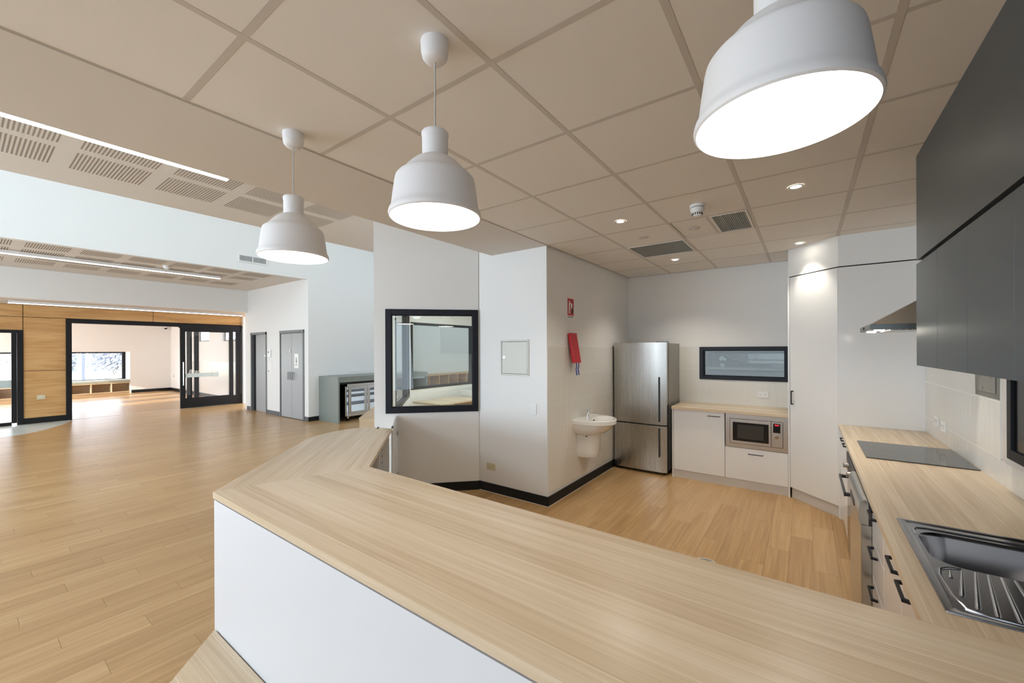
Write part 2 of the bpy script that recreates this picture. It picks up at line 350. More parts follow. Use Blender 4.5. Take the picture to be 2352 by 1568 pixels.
rm = bpy.data.meshes.new('floor_planks'); rest.to_mesh(rm); rest.free(); rm.materials.append(M['floor'])
o = link('floor_planks', rm, floor); o['kind'] = 'stuff'
inl = [(-14.1, 1.59), (-13.94, 1.59), (-13.4, 1.40), (-12.88, 1.13), (-12.62, 0.95), (-12.49, 0.82), (-12.36, 0.62), (-12.28, 0.49), (-12.1, -0.5), (-12.3, -2.5), (-14.1, -3)]
part('vinyl_inlay', MB().prism(inl, 0.0002, 0.0025), M['inlay'], floor, label='pale grey vinyl inlay with curved edge')
part('drain_cover', MB().cyl((-0.62, 3.345, 0.003), 0.062, 0.006, 32), M['steelh'], floor, label='round metal floor waste cover')
part('drain_ring', MB().lathe([(0.064, 0.0), (0.064, 0.004), (0.078, 0.003), (0.080, 0.0)], (-0.62, 3.345, 0)), M['kick'], floor)

# ---- ceilings
ceil = struct('ceiling', MB().box(-2.149, -4.2, 2.716, 2.6, 6.1, 3.3), M['gap'], 'kitchen ceiling of square tiles in exposed bars')
part('ceiling_edge', MB().box(-2.9, -4.2, CZ, -2.149, 3.60, 3.268), M['ceil'], ceil)
tmesh = MB().box(-0.2873, -0.2873, 0.0004, 0.2873, 0.2873, 0.016).mesh('ceiling_tile', False, M['tile_c'])
for i in range(7):
    for j in range(-3, 9):
        cx, cy = GX+GP*(i+0.5), GY+GP*(j+0.5)
        if (i, j) in ((1, 6), (2, 5)): continue
        if cy > 5.98-0.27:  continue
        link('ceiling_tile', tmesh, ceil, (cx, cy, CZ))
for i in range(4): part('ceiling_tile', MB().box(GX+GP*i+.016, GY+GP*8+.016 if False else 5.396, 2.704, GX+GP*(i+1)-.016, 5.965, 2.716), M['tile_c'], ceil)
for i in range(8):
    x = GX+GP*i; part('ceiling_bar', MB().box(x-0.012, -2.0, CZ-0.0004, x+0.012, 5.98, CZ+0.0165), M['tbar'], ceil)
for j in range(-3, 9):
    y = GY+GP*j; part('ceiling_bar', MB().box(GX, y-0.012, CZ-0.0002, 2.2, y+0.012, CZ+0.0165), M['tbar'], ceil)
part('ceiling_trim', MB().box(GX-0.004, -4.2, CZ-0.004, GX+0.002, 5.98, CZ+0.01).box(-2.165, 5.955, CZ-0.004, 0.86, 5.98, CZ+0.01), M['tbar'], ceil)
hall = struct('ceiling', MB().box(-5.87, -6, HZ, -2.9, 15, 3.75).box(-2.9, -6, 3.27, 3, 15, 3.75), M['ceil'], 'hall ceiling slab nearer the kitchen with slotted acoustic bands')
hall2 = struct('ceiling', MB().box(-12.45, -6, HZ, -9.32, 4.9, 3.6), M['ceil'], 'further hall ceiling slab beyond the light well')
low = struct('ceiling', MB().box(-14.3, -6, 2.68, -12.66, 6, 3.6), M['ceil'], 'low ceiling in front of the timber wall')
backc = struct('ceiling', MB().box(-22.4, -2.2, 2.72, -14.3, 5.5, 2.9), M['ceil'], 'playroom ceiling')
struct('ceiling', MB().box(-9.6, -6.2, 5.2, -5.5, 15.2, 5.4), M['wall'], 'roof over the light well')
def slots(x0, x1, y0, y1, z, nc, nr, parent, fill=0.45, fr=0.62):
    mb = MB(); dy = (y1-y0)/nc; dx = (x1-x0)/nr
    for a in range(nc):
        for b in range(nr):
            cx, cy = x0+dx*(b+0.5), y0+dy*(a+0.5); w, h = dx*fr/2, dy*fill/2
            v = [mb.bm.verts.new(p) for p in ((cx-w, cy-h, z), (cx-w, cy+h, z), (cx+w, cy+h, z), (cx+w, cy-h, z))]; mb.bm.faces.new(v)
    o = part('slotted_panel', mb, M['slot'], parent); o['kind'] = 'stuff'; return o
for k in range(-1, 4):
    y0 = 0.590+0.594*k
    for (a, b, r) in ((-4.75, -4.27, 22), (-5.33, -4.86, 22)): slots(a, b, y0, y0+0.485, HZ-0.0012, 20, r, hall, 0.42, 0.62)
for k in range(-1, 6):
    y0 = 0.625+0.598*k
    for (a, b) in ((-9.92, -9.45), (-10.55, -10.12), (-11.70, -11.20)): slots(a, b, y0, y0+0.475, HZ-0.0012, 17, 3, hall2, 0.38, 0.93)

# ---- walls
# white wall plane of the light well at x=-9.2 (faces +x)
struct('wall_light_well', MB().box(-9.32, -6, HZ-0.02, -9.2, 4.74, 5.2).box(-9.32, 4.74, 0, -9.2, 15, 5.2), M['wall'], 'tall white wall rising into the light well')
struct('wall_light_well_near', MB().box(-5.87, -6, 3.75, -5.75, 15, 5.2), M['wall'])
w = struct('wall_doors', holed(3.178, HZ, 0.12, [(0.27, 1.19, -1, 2.10), (1.965, 3.11, -1, 2.09)]), M['wall'], 'white wall with two grey doors', loc=(-12.5, 4.74, 0))
struct('wall_doors_return', MB().box(-12.62, 4.74, 0, -12.5, 6.5, HZ), M['wall'])
struct('wall_bulkhead', MB().box(-12.66, -6, 2.68, -12.45, 4.745, HZ), M['wall'], 'white bulkhead between ceiling slabs')
struct('wall_rear', MB().box(0, 0, 0, 20, 0.15, 5.2), M['wall'], loc=(-14.2, -5.3, 0))
struct('wall_rear_kitchen', MB().box(-4.6, -4.4, 0, 3, -4.25, 3.3), M['wall'])
struct('wall_right_rear', MB().box(2.4, -4.2, 0, 2.55, 0.7, 3.0), M['wall'])
struct('wall_far_end', MB().box(-9.3, 14.8, 0, -2, 15, 5.2), M['wall'])
struct('wall_hall_end', MB().box(-9.6, -6.2, 3.0, -5.5, -6.0, 5.2), M['wall'])
# basin nook walls
DL = math.hypot(3.92-3.09, 3.59-2.76)
DA = math.atan2(-1, -1)
dg = struct('wall_diagonal', holed(DL, HZ, 0.13, [(0.15, 1.145, 0.935, 2.07)]), M['wall'], 'short angled white wall with the black framed window', loc=(-3.92, 2.76, 0), rz=math.radians(45))
struct('wall_access_panel', MB().box(-3.16, 3.60, 0, -2.1692, 3.72, HZ-0.0), M['wall'], 'white wall with the metal access panel')
struct('wall_basin', MB().box(-2.285, 3.602, 0, -2.169, 6.1, CZ+0.3), M['wall'], 'wall behind the hand basin')
struct('wall_kitchen_back', holed(3.03, CZ+.3, 0.12, [(1.03, 1.99, 1.235, 1.635)]), M['wall'], 'kitchen back wall with the slot window', loc=(-2.175, 5.984, 0))
struct('wall_right', holed(7.3, CZ+.3, 0.14, [(2.5, 4.455, 1.075, 2.28)]), M['wall'], 'right kitchen wall', loc=(0.994, -1.3, 0), rz=PI/2)
# skirtings
struct('baseboard_basin', MB().box(-2.165, 3.59, 0, -2.155, 5.5, 0.10), M['skirt'])
struct('baseboard_access', MB().box(-3.09, 3.59, 0, -2.155, 3.60, 0.10), M['skirt'])
struct('baseboard_diagonal', MB().box(0.02, -0.010, 0, DL+0.004, 0.0, 0.10), M['skirt'], loc=(-3.92, 2.76, 0), rz=math.radians(45))
struct('baseboard_basin_caulk', MB().box(-3.09, 3.5875, 0, -2.1525, 3.59, 0.004).box(-2.155, 3.5875, 0, -2.1525, 5.3, 0.004), M['grout'])
struct('baseboard_light_well', MB().box(-9.2, 4.74, 0, -9.188, 4.975, 0.10), M['skirt'])
for a, b in ((-12.5, -12.22), (-11.31, -10.53), (-9.40, -9.2)):
    struct('baseboard_doors', MB().box(a, 4.728, 0, b, 4.74, 0.10), M['skirtg'])

# ---- wall tiles (75 x 300 stacked), pieces of the walls
TW, TH, TG = 0.0745, 0.3025, 0.0016
rows = [1.655, 1.350, 1.045, 0.740, 0.435, 0.130]
def tilemesh(w, h): return MB().box(-w/2+TG/2, -0.0035, -h/2+TG/2, w/2-TG/2, 0.0045, h/2-TG/2).mesh('wall_tile', False, M['tile_w'])
tfull = tilemesh(TW+TG, TH+TG); tshort = tilemesh(TW+TG, 0.025)
def tiles(wall, origin, rz, n, rws, skip=None, short=False):
    """origin = left end on the wall face; rz heading so that local +y points out of the wall's face side"""
    R = Matrix.Translation(origin) @ Matrix.Rotation(rz, 4, 'Z'); inv = wall.matrix_basis.inverted()
    for k in range(n):
        x = (TW+TG)*(k+0.5)
        for zt in rws:
            if skip and skip(x, zt): continue
            o = link('wall_tile', tfull, wall); o.matrix_basis = inv @ R @ Matrix.Translation((x, 0, zt-TH/2))
    g = MB().box(0, -0.0020, rws[-1]-TH, (TW+TG)*n, 0.003, rws[0]+0.001)
    return g
bw = bpy.data.objects['wall_basin']
g = tiles(bw, (-2.1685, 3.607, 0), -PI/2+PI, 24, rows[:5])
o = part('grout', g, M['grout'], bw); o.matrix_basis = Matrix.Translation((-2.1675, 3.607, 0)) @ Matrix.Rotation(PI/2, 4, 'Z')
kb = bpy.data.objects['wall_kitchen_back']
tcut = tilemesh(TW+TG, 0.170)
for k in range(19):
    x = -1.55+(TW+TG)*(k+0.5)
    if x > -0.16: break
    for zt in rows[:3]:
        if zt > 1.6 and x > -1.19: continue
        if 1.3 < zt < 1.6 and x > -1.19:
            link('wall_tile', tcut, kb, (x+2.175, -0.003, 1.045+0.085)); continue
        link('wall_tile', tfull, kb, (x+2.175, -0.003, zt-TH/2))
part('grout', MB().box(0.625, -0.0060, 0.75, 2.02, 0.001, 1.21).box(0.625, -0.0060, 0.75, 0.99, 0.001, 1.656), M['grout'], kb)
wr = bpy.data.objects['wall_right']
cnt = 0
for k in range(34):
    y = 4.962-(TW+TG)*(k+0.5)
    if y < 2.45: break
    for zt in (1.638, 1.333, 1.028):
        if zt > 1.1 and y < 3.29: continue
        o = link('wall_tile', tfull, wr, (y+1.3, 0.144+0.0035, zt-TH/2))
part('grout', MB().box(2.45+1.3, 0.142, 0.71, 4.962+1.3, 0.1513, 1.028).box(3.29+1.3, 0.142, 0.71, 4.962+1.3, 0.1513, 1.64), M['grout'], wr)

# ================================================================== WINDOWS IN THE KITCHEN
def window_unit(name, loc, rz, x0, z0, x1, z1, w, label, depth=(-0.018, 0.10), gl='glassr', m='navy'):
    o = struct(name, None, None, label, loc, rz)
    part('window_frame', frame(x0, z0, x1, z1, w, depth[0], depth[1]), M[m], o)
    part('glazing_bead', frame(x0+w-.001, z0+w-.001, x1-w+.001, z1-w+.001, 0.009, 0.0, 0.03), M['black'], o)
    part('window_pane', MB().box(x0+w, 0.04, z0+w, x1-w, 0.046, z1-w), M[gl], o); return o
window_unit('window_1', (-3.92, 2.76, 0), math.radians(45), 0.125, 0.913, 1.168, 2.090, 0.064, 'square black framed window in the angled white wall')
# ---- rebuild wall hole to suit the window
window_unit('window_2', (0, 5.984, 0), 0, -1.175, 1.214, -0.158, 1.652, 0.048, 'low wide black framed window over the microwave bench')
o = struct('window_3', None, None, 'black framed servery window in the right wall', (0.85, 0, 0), PI/2)
part('window_trim', MB().box(3.168, -0.012, 1.03, 3.245, 0.012, 1.56).box(1.2, -0.012, 1.03, 3.168, 0.012, 1.062), M['kick'], o, loc=(0, 0, 0), rot=(0, 0, 0))
part('window_frame', frame(1.15, 1.062, 3.168, 2.3, 0.05, -0.02, 0.018), M['black'], o)
part('window_pane', MB().box(1.2, 0.0, 1.11, 3.12, 0.006, 2.25), mat('dark_pane', (0.004, 0.004, 0.005, 1), 0.15, spec=0.15), o)

# ================================================================== HALL
# ---- timber lined wall (faces +x at x=-14.15); local x = world y
tw = struct('wall_timber', MB().box(-14.30, -6, 2.68, -14.16, 6, 2.9).box(-14.30, 0.80, 0, -14.17, 1.60, 2.68).box(-14.30, -6, 2.10, -14.17, 1.6, 2.68).box(-14.3, 1.6, 2.39, -14.17, 6, 2.68).box(-14.3, 5.33, 0, -14.17, 6, 2.68), M['black'], 'wall lined with oak veneer panels')
def ply(y0, y1, z0, z1): part('oak_panel', MB().box(-14.17, y0+.005, z0+.005, -14.15, y1-.005, z1-.005, .001, 1), M['ply'], tw)
for y0, y1, z0, z1 in ((0.885, 1.54, 0.125, 1.19), (0.885, 1.54, 1.19, 2.405), (-1.6, 0.885, 2.105, 2.405), (-1.6, 0.885, 2.405, 2.68), (0.885, 3.115, 2.405, 2.68), (3.115, 5.335, 2.405, 2.68), (5.335, 6.0, 0.0, 2.68)): ply(y0, y1, z0, z1)
struct('baseboard_timber', MB().box(-14.17, 0.88, 0, -14.142, 1.55, 0.122), M['skirt'])
sk = thing('power_point', 'cream power point low on the oak panel', 'power point', (-14.15, 1.145, 0.585), PI/2)
part('plate', MB().box(-0.065, -0.012, -0.05, 0.065, 0, 0.05, .003), M['cream'], sk); part('switch', MB().box(-0.03, -0.016, 0.01, 0.03, -0.012, 0.02), M['whitep'], sk)
# left glazed door
d4 = struct('door_4', None, None, 'black framed glass door at the left of the timber wall', (-14.15, 0, 0), PI/2)
part('door_frame', MB().box(0.80, -0.03, 0, 0.885, 0.10, 2.105).box(-1.6, -0.03, 2.04, 0.80, 0.10, 2.105), M['black'], d4)
part('door_leaf', MB().box(0.72, -0.01, 0.05, 0.795, 0.05, 2.04).box(-1.2, -0.01, 0.0, 0.72, 0.05, 0.07), M['black'], d4)
part('glass_pane', MB().box(-1.2, 0.02, 0.07, 0.72, 0.026, 2.04), M['glass'], d4)
part('frosted_strip', MB().box(-1.2, 0.012, 0.83, 0.76, 0.016, 1.0), M['frost'], d4)
# opening with sliding doors
d1 = struct('door_1', None, None, 'wide black framed opening with a sliding glass door on the right', (-14.15, 0, 0), PI/2)
part('door_frame', MB().box(1.53, -0.03, 0, 1.625, 0.15, 2.30).box(1.53, -0.03, 2.30, 5.34, 0.15, 2.39), M['black'], d1)
part('head_track', MB().box(3.66, -0.012, 2.27, 5.34, 0.02, 2.30), M['navy'], d1)
leaf = part('door_leaf', MB().box(3.69, -0.005, 0.01, 3.805, 0.045, 2.28).box(4.88, -0.005, 0.01, 4.985, 0.045, 2.28).box(3.805, -0.005, 0.01, 4.88, 0.045, 0.29).box(3.805, -0.005, 2.17, 4.88, 0.045, 2.28), M['black'], d1)
part('glass_pane', MB().box(3.805, 0.018, 0.29, 4.88, 0.024, 2.17), M['glass'], leaf)
part('frosted_strip', MB().box(3.805, 0.012, 0.872, 4.60, 0.0135, 0.985), M['frost'], leaf)
part('pull_handle', MB().tube([(3.745, -0.008, 1.31), (3.745, -0.06, 1.31), (3.745, -0.06, 0.66), (3.745, -0.008, 0.66)], 0.013), M['steel'], leaf, True)
text('lettering', 'Bran', 0.15, M['signwhite'], leaf, (4.01, 0.008, 1.035), (PI/2, 0, 0), 0.35)
rg = MB(); 
for k in range(40):
    a0, a1 = 2*PI*k/40, 2*PI*(k+1)/40
    if k in (9, 10, 29, 30, 19, 39): continue
    for r0, r1 in ((0.088, 0.094),):
        v = [rg.bm.verts.new((4.515+r*math.cos(a), 0.010, 0.945+r*math.sin(a))) for r, a in ((r0, a0), (r1, a0), (r1, a1), (r0, a1))]; rg.bm.faces.new(v)
part('etched_ring', rg, M['ring'], leaf)
leaf2 = part('door_leaf', MB().box(3.86, 0.06, 0.01, 3.975, 0.11, 2.28).box(5.08, 0.06, 0.01, 5.33, 0.11, 2.28).box(3.975, 0.06, 0.01, 5.08, 0.11, 0.12).box(3.975, 0.06, 2.2, 5.08, 0.11, 2.28).box(4.03, 0.062, 0.12, 4.14, 0.108, 2.2), M['black'], d1)
part('glass_pane', MB().box(3.975, 0.084, 0.12, 5.08, 0.088, 2.2), M['glass'], leaf2)
part('door_leaf', MB().box(5.10, -0.01, 0.0, 5.34, 0.05, 2.30).box(4.985, -0.005, 0.0, 5.10, 0.045, 0.27).box(4.985, -0.005, 2.2, 5.10, 0.045, 2.30).box(5.058, -0.005, 0.27, 5.10, 0.04, 2.2), M['black'], d1)
part('edge_strip', MB().box(5.185, -0.014, 0.3, 5.193, -0.01, 2.2), M['frameg'], d1)
part('threshold', MB().box(1.62, -0.02, 0.0005, 3.69, 0.03, 0.004), M['kick'], d1)
# ---- playroom beyond
struct('wall_playroom', MB().box(-21.35, 3.975, 0, -21.2, 5.25, 2.9).box(-21.35, -2, 1.60, -21.2, 3.975, 2.9).box(-21.35, -2, 0, -21.2, -1.4, 1.6).box(-21.9, 3.96, 0.4, -21.35, 3.99, 1.62).box(-21.9, -1.4, 1.6, -21.35, 3.975, 1.63), M['wall'], 'far playroom wall with the low picture window')
struct('wall_playroom_side', holed(7.3, 2.9, 0.12, [(3.2, 4.45, 1.96, 2.45), (5.55, 6.9, 1.94, 2.45)]), M['wall'], 'playroom side wall with high windows', loc=(-21.35, 5.22, 0))
struct('wall_playroom_left', holed(7.3, 2.9, 0.12, [(0.6, 1.5, 0.2, 2.3), (1.9, 2.8, 0.2, 2.3), (3.3, 4.2, 0.2, 2.3), (4.8, 5.7, 0.2, 2.3)]), M['wall'], loc=(-21.35, -2.1, 0))
struct('baseboard_playroom', MB().box(-21.2, 4.01, 0, -21.185, 5.22, 0.12).box(-21.2, 5.205, 0, -14.3, 5.22, 0.12), M['skirt'])
part('wainscot', MB().box(-19.6, 5.212, 0.1, -14.3, 5.2195, 1.24), M['tile_w'], bpy.data.objects['wall_playroom_side']).matrix_parent_inverse = Matrix.Translation((21.35, -5.22, 0))
for a, b, z0, z1 in ((-18.15, -16.9, 1.96, 2.45), (-15.8, -14.45, 1.94, 2.45)):
    o = struct('window_4', None, None, 'small high window in the playroom side wall', (0, 5.22, 0))
    part('window_frame', frame(a, z0, b, z1, 0.04, 0.09, 0.13), M['frameg'], o); part('window_pane', MB().box(a+.04, 0.105, z0+.04, b-.04, 0.11, z1-.04), M['glass'], o)
o = struct('window_5', None, None, 'wide playroom picture window onto the garden', (-21.86, 0, 0), PI/2)
part('window_frame', frame(-1.35, 0.5, 3.96, 1.60, 0.05, -0.02, 0.04, wr=0.10), M['black'], o); part('window_pane', MB().box(-1.3, 0.008, 0.55, 3.88, 0.014, 1.55), M['glass'], o)
ws = thing('window_seat', 'oak window seat with open cubbies below the garden window', 'bench', (-21.2, 1.3, 0), PI/2)
mb = MB().box(-2.7, -0.0, 0.06, 2.71, 0.62, 0.085).box(-2.7, -0.0, 0.40, 2.71, 0.62, 0.43).box(-2.7, 0.03, 0, 2.71, 0.05, 0.06).box(-2.7, 0.50, 0.085, 2.71, 0.52, 0.40)
part('carcass', mb, M['oakv'], ws)
for k in range(11): part('divider', MB().box(2.682-0.538*k, 0.0, 0.085, 2.710-0.538*k, 0.5, 0.40), M['oakv'], ws)
cu = thing('seat_cushion', 'black and white zigzag cushion on the window seat', 'cushion', (-21.2, 1.3, 0.432), PI/2)
part('cushion_pad', MB().box(-2.68, 0.0, 0, 2.69, 0.60, 0.10, .02), M['zig'], cu)
sc = thing('security_camera', 'small dome camera high in the playroom corner', 'camera', (-21.19, 5.05, 2.56))
part('mount', MB().cyl((0.03, 0, 0.02), 0.06, 0.03), M['whitep'], sc); part('dome', MB().lathe([(0.05, 0), (0.045, -0.03), (0.025, -0.05), (0, -0.056)], (0.03, 0, 0.005)), M['black'], sc, True)
o = thing('power_point', 'white power point beside the playroom corner', 'power point', (-21.1, 5.204, 0.60)); part('plate', MB().box(0, -0.012, -0.045, 0.34, 0, 0.045, .003), M['whitep'], o)
# garden beyond
struct('ground', MB().box(-70, -25, -0.3, -22.6, 40, -0.13), M['grass'], 'lawn outside the playroom')
pp = struct('path', MB().box(-27, -25, -0.135, -22.5, 40, -0.11), M['concrete'])
struct('path', MB().prism([(-36, -25), (-33.5, -25), (-31.5, 2), (-32.5, 40), (-35.5, 40), (-34, 2)], -0.131, -0.12), M['mulch'])
def clump(name, label, loc, rx, ry, rz_, n, m, cat='shrub', group=None, leafs=0.16):
    t = thing(name, label, cat, loc, 0, group); mb = MB()
    for k in range(n):
        u, v = random.random()*2*PI, random.random()
        p = Vector((rx*math.cos(u)*math.sqrt(v), ry*math.sin(u)*math.sqrt(v), rz_*(0.15+0.85*random.random()*(1-0.6*v)))); q = Vector((random.gauss(0, 1), random.gauss(0, 1), random.gauss(0, 1))).normalized(); w = q.orthogonal().normalized(); s = leafs*(0.5+random.random())
        vv = [mb.bm.verts.new(p+a) for a in (w*s, q.cross(w)*s*0.5, -w*s, -q.cross(w)*s*0.5)]; mb.bm.faces.new(vv)
    part('foliage', mb, m, t); st = MB()
    for k in range(4):
        a = 2*PI*k/4+0.4; st.tube([(0, 0, 0), (rx*0.2*math.cos(a), ry*0.2*math.sin(a), rz_*0.3), (rx*0.45*math.cos(a), ry*0.45*math.sin(a), rz_*0.62)], 0.03, 5)
    part('stem', st, M['bark'], t); return t
lab = ['dark shrub behind the grey post in the garden', 'tall bushy shrub left of the bare white tree', 'wide grey green shrub right of the bare white tree', 'low shrub at the left end of the garden bed', 'shrub at the far right of the garden bed', 'distant shrub between the two garden posts']
for k, (x, y, rx, ry, h) in enumerate(((-37.5, 3.6, 0.9, 0.9, 3.2), (-36, 6.0, 1.0, 1.0, 3.4), (-36, 9.3, 1.2, 1.7, 2.4), (-38, -0.8, 1.6, 1.7, 3.4), (-37, 13.0, 1.4, 1.8, 3.2), (-41, 4.6, 1.6, 4.4, 4.6))):
    clump('shrub', lab[k], (x, y, -0.13), rx, ry, h, 2600, M['shrub'], group='garden shrubs', leafs=0.1)
def tree(loc, h, label):
    t = thing('bare_tree', label, 'tree', loc); mb = MB()
    def br(p, d, L, r, n):
        q = p+d*L; mb.tube([p, p+d*L*0.5+Vector((random.gauss(0, .03), random.gauss(0, .03), 0))*L, q], r, 5)
        if n:
            for _ in range(3):
                e = (d+Vector((random.gauss(0, .45), random.gauss(0, .45), random.gauss(0.1, .2)))).normalized(); br(q, e, L*0.68, r*0.6, n-1)
    br(Vector((0, 0, 0)), Vector((0, 0, 1)), h*0.36, h*0.02, 4); part('trunk', mb, M['bark'], t)
tree((-34.3, 7.8, -0.13), 3.4, 'bare pale tree in the middle of the garden view'); tree((-35.2, 2.2, -0.13), 5.0, 'bare tree at the left behind the grey post')
for k, (x, y) in enumerate(((-23.4, 3.0), (-23.4, 4.75))):
    o = thing('verandah_post', ['square grey post outside the playroom window, left', 'pale grey post outside the playroom window, right edge'][k], 'post', (x, y, -0.11)); part('post_shaft', MB().box(-0.05, -0.05, 0, 0.05, 0.05, 3.2, .004), M['post'], o); part('base_plate', MB().box(-0.09, -0.09, 0, 0.09, 0.09, 0.012), M['post'], o)
rk = MB()
for k in range(90):
    c = (-35.9+random.random()*0.9, 1.5+random.random()*11, -0.05); r = bmesh.ops.create_icosphere(rk.bm, subdivisions=1, radius=0.10+random.random()*0.16, matrix=Matrix.Translation(c))
o = part('rock_edging', rk, M['rock']); tag(o, 'row of pale rocks edging the garden bed', 'rocks'); o['kind'] = 'stuff'

# ---- doors in the door wall (local: x world, faces -y)
d2 = struct('door_2', None, None, 'single grey door at the left, set back in its frame', (0, 4.74, 0))
part('door_frame', MB().box(-12.24, -0.02, 0, -12.19, 0.10, 2.10).box(-11.335, -0.02, 0, -11.30, 0.10, 2.10).box(-12.24, -0.02, 2.05, -11.30, 0.10, 2.11), M['frameg'], d2)
part('door_leaf', MB().box(-12.05, 0.045, 0.01, -11.34, 0.085, 2.045), M['doorg'], d2)
part('shadow_rebate', MB().box(-12.19, 0.05, 0.0, -12.05, 0.09, 2.05), M['black'], d2)
part('door_handle', MB().box(-11.45, 0.0, 1.47, -11.36, 0.045, 1.505, .004), M['whitep'], d2)
d3 = struct('door_3', None, None, 'double grey cupboard doors with two D handles', (0, 4.74, 0))
part('door_frame', MB().box(-10.56, -0.02, 0, -10.52, 0.10, 2.10).box(-9.43, -0.02, 0, -9.38, 0.10, 2.10).box(-10.56, -0.025, 2.045, -9.38, 0.10, 2.11), M['frameg'], d3)
part('shadow_rebate', MB().box(-10.52, 0.03, 0.0, -9.43, 0.09, 2.045), M['black'], d3)
for s, (a, b) in enumerate(((-10.49, -9.965), (-9.955, -9.455))):
    lf = part('door_leaf', MB().box(a, -0.012, 0.012, b, 0.03, 2.035, .002, 1), M['doorg'], d3); hx = b-0.10 if s == 0 else a+0.03
    part('door_handle', MB().tube([(hx, -0.012, 0.94), (hx, -0.05, 0.95), (hx, -0.055, 0.97), (hx, -0.055, 1.07), (hx, -0.05, 1.09), (hx, -0.012, 1.10)], 0.010), M['frameg'], lf, True) if False else \
    part('door_handle', MB().tube([(hx, -0.012, 1.10), (hx, -0.055, 1.10), (hx+(0.07 if s == 0 else 0.10), -0.055, 1.10), (hx+(0.07 if s == 0 else 0.10), -0.055, 0.93), (hx, -0.055, 0.93), (hx, -0.055, 1.10)], 0.008), M['frameg'], lf, True)
part('latch_knob', MB().box(-10.03, -0.03, 1.58, -9.99, -0.012, 1.65, .004), M['whitep'], d3)
o = thing('door_sign', 'small white sign with a black figure on the right cupboard door', 'sign', (-9.72, 4.7275, 1.38)); part('sign_plate', MB().box(-0.10, -0.004, -0.17, 0.10, 0, 0.17), M['signwhite'], o)
part('pictogram', MB().box(-0.015, -0.0055, -0.05, 0.015, -0.004, 0.03).cyl((0, -0.005, 0.055), 0.018, 0.001, 12, axis='Y').box(-0.05, -0.0055, -0.10, 0.02, -0.004, -0.085), M['signblack'], o)
o = thing('thermostat', 'white thermostat between the two grey doors', 'thermostat', (-11.13, 4.74, 1.55)); part('body', MB().box(-0.09, -0.03, -0.10, 0.09, 0, 0.10, .008), M['whitep'], o); part('display', MB().box(-0.045, -0.032, 0.01, 0.02, -0.03, 0.06), M['frameg'], o)
o = thing('wall_notice', 'white notice card below the thermostat', 'sign', (-11.12, 4.74, 1.21)); part('card', MB().box(-0.11, -0.004, -0.16, 0.10, 0, 0.14), M['signwhite'], o); part('print_line', MB().box(-0.10, -0.0055, -0.12, -0.04, -0.004, -0.10), M['signblack'], o)
# ---- vent on the tall wall
v = thing('wall_vent', 'white supply air grille high on the tall white wall', 'vent', (-9.2, 3.60, 3.497), PI/2)
part('vent_frame', frame(-0.268, -0.078, 0.268, 0.078, 0.024, -0.014, 0.0).box(-0.008, -0.014, -0.06, 0.008, 0, 0.06), M['ventwhite'], v)
part('vent_back', MB().box(-0.25, -0.003, -0.06, 0.25, -0.001, 0.06), M['black'], v)
for k in range(24):
    x = -0.235+0.02*k
    if abs(x+0.0) < 0.012: continue
    part('vent_blade', MB().box(x, -0.012, -0.055, x+0.0045, -0.004, 0.055), M['ventwhite'], v)
for k in range(6): part('vent_blade', MB().box(-0.245, -0.009, -0.047+0.0185*k, 0.245, -0.0035, -0.0435+0.0185*k), M['ventwhite'], v)
# ---- LED strips
def led(label, x, y0, y1, z, top, rot=0):
    t = thing('linear_light', label, 'light', (x, (y0+y1)/2, z), rot); L = (y1-y0)/2
    part('housing', MB().box(-0.03, -L, 0.012, 0.03, L, 0.06), M['ventwhite'], t); part('diffuser', MB().box(-0.026, -L, 0.004, 0.026, L, 0.012), M['led'], t)
    if top > z+0.09:
        for y in (-L*0.75, 0, L*0.75): part('suspension_wire', MB().tube([(0, y, 0.06), (0, y, top-z)], 0.0025, 6), M['cord'], t)
    else: part('end_cap', MB().box(-0.03, -L-0.004, 0, 0.03, -L, 0.06), M['frameg'], t)
    return t
led('long suspended light bar nearest the kitchen', -4.30, -1.6, 1.475, 3.19, HZ)
led('long suspended light bar under the second ceiling slab', -10.35, -1.2, 3.40, 3.19, HZ)
led('thin light bar in front of the timber wall', -12.95, 0.615, 4.78, 2.60, 2.68)
led('short light bar on the playroom ceiling', -18.3, -0.5, 0.5, 2.62, 2.72, PI/2).location = (-18.4, 3.55, 2.60)
for x, y, z, lb in ((-9.98, 2.40, HZ, 'small white smoke detector on the second ceiling slab'),):
    o = thing('smoke_detector', lb, 'smoke detector', (x, y, z)); part('base', MB().lathe([(0, 0), (0.06, 0), (0.06, -0.02), (0.05, -0.03)], seg=24), M['whitep'], o, True); part('head', MB().lathe([(0.05, -0.02), (0.045, -0.05), (0.03, -0.065), (0, -0.066)], seg=24), M['whitep'], o, True)
# slot diffusers
for x, y, L in ((-10.95, 1.35, 0.55), (-10.9, 2.9, 0.35)):
    o = thing('slot_diffuser', 'dark slot diffuser in the second ceiling slab, '+('left' if y < 2 else 'right')+' of the pair', 'vent', (x, y, HZ)); part('slot_frame', MB().box(-0.06, -L, -0.008, 0.06, L, -0.0015), M['ceil'], o); part('slot_gap', MB().box(-0.03, -L+0.02, -0.010, 0.03, L-0.02, -0.008), M['slot'], o)
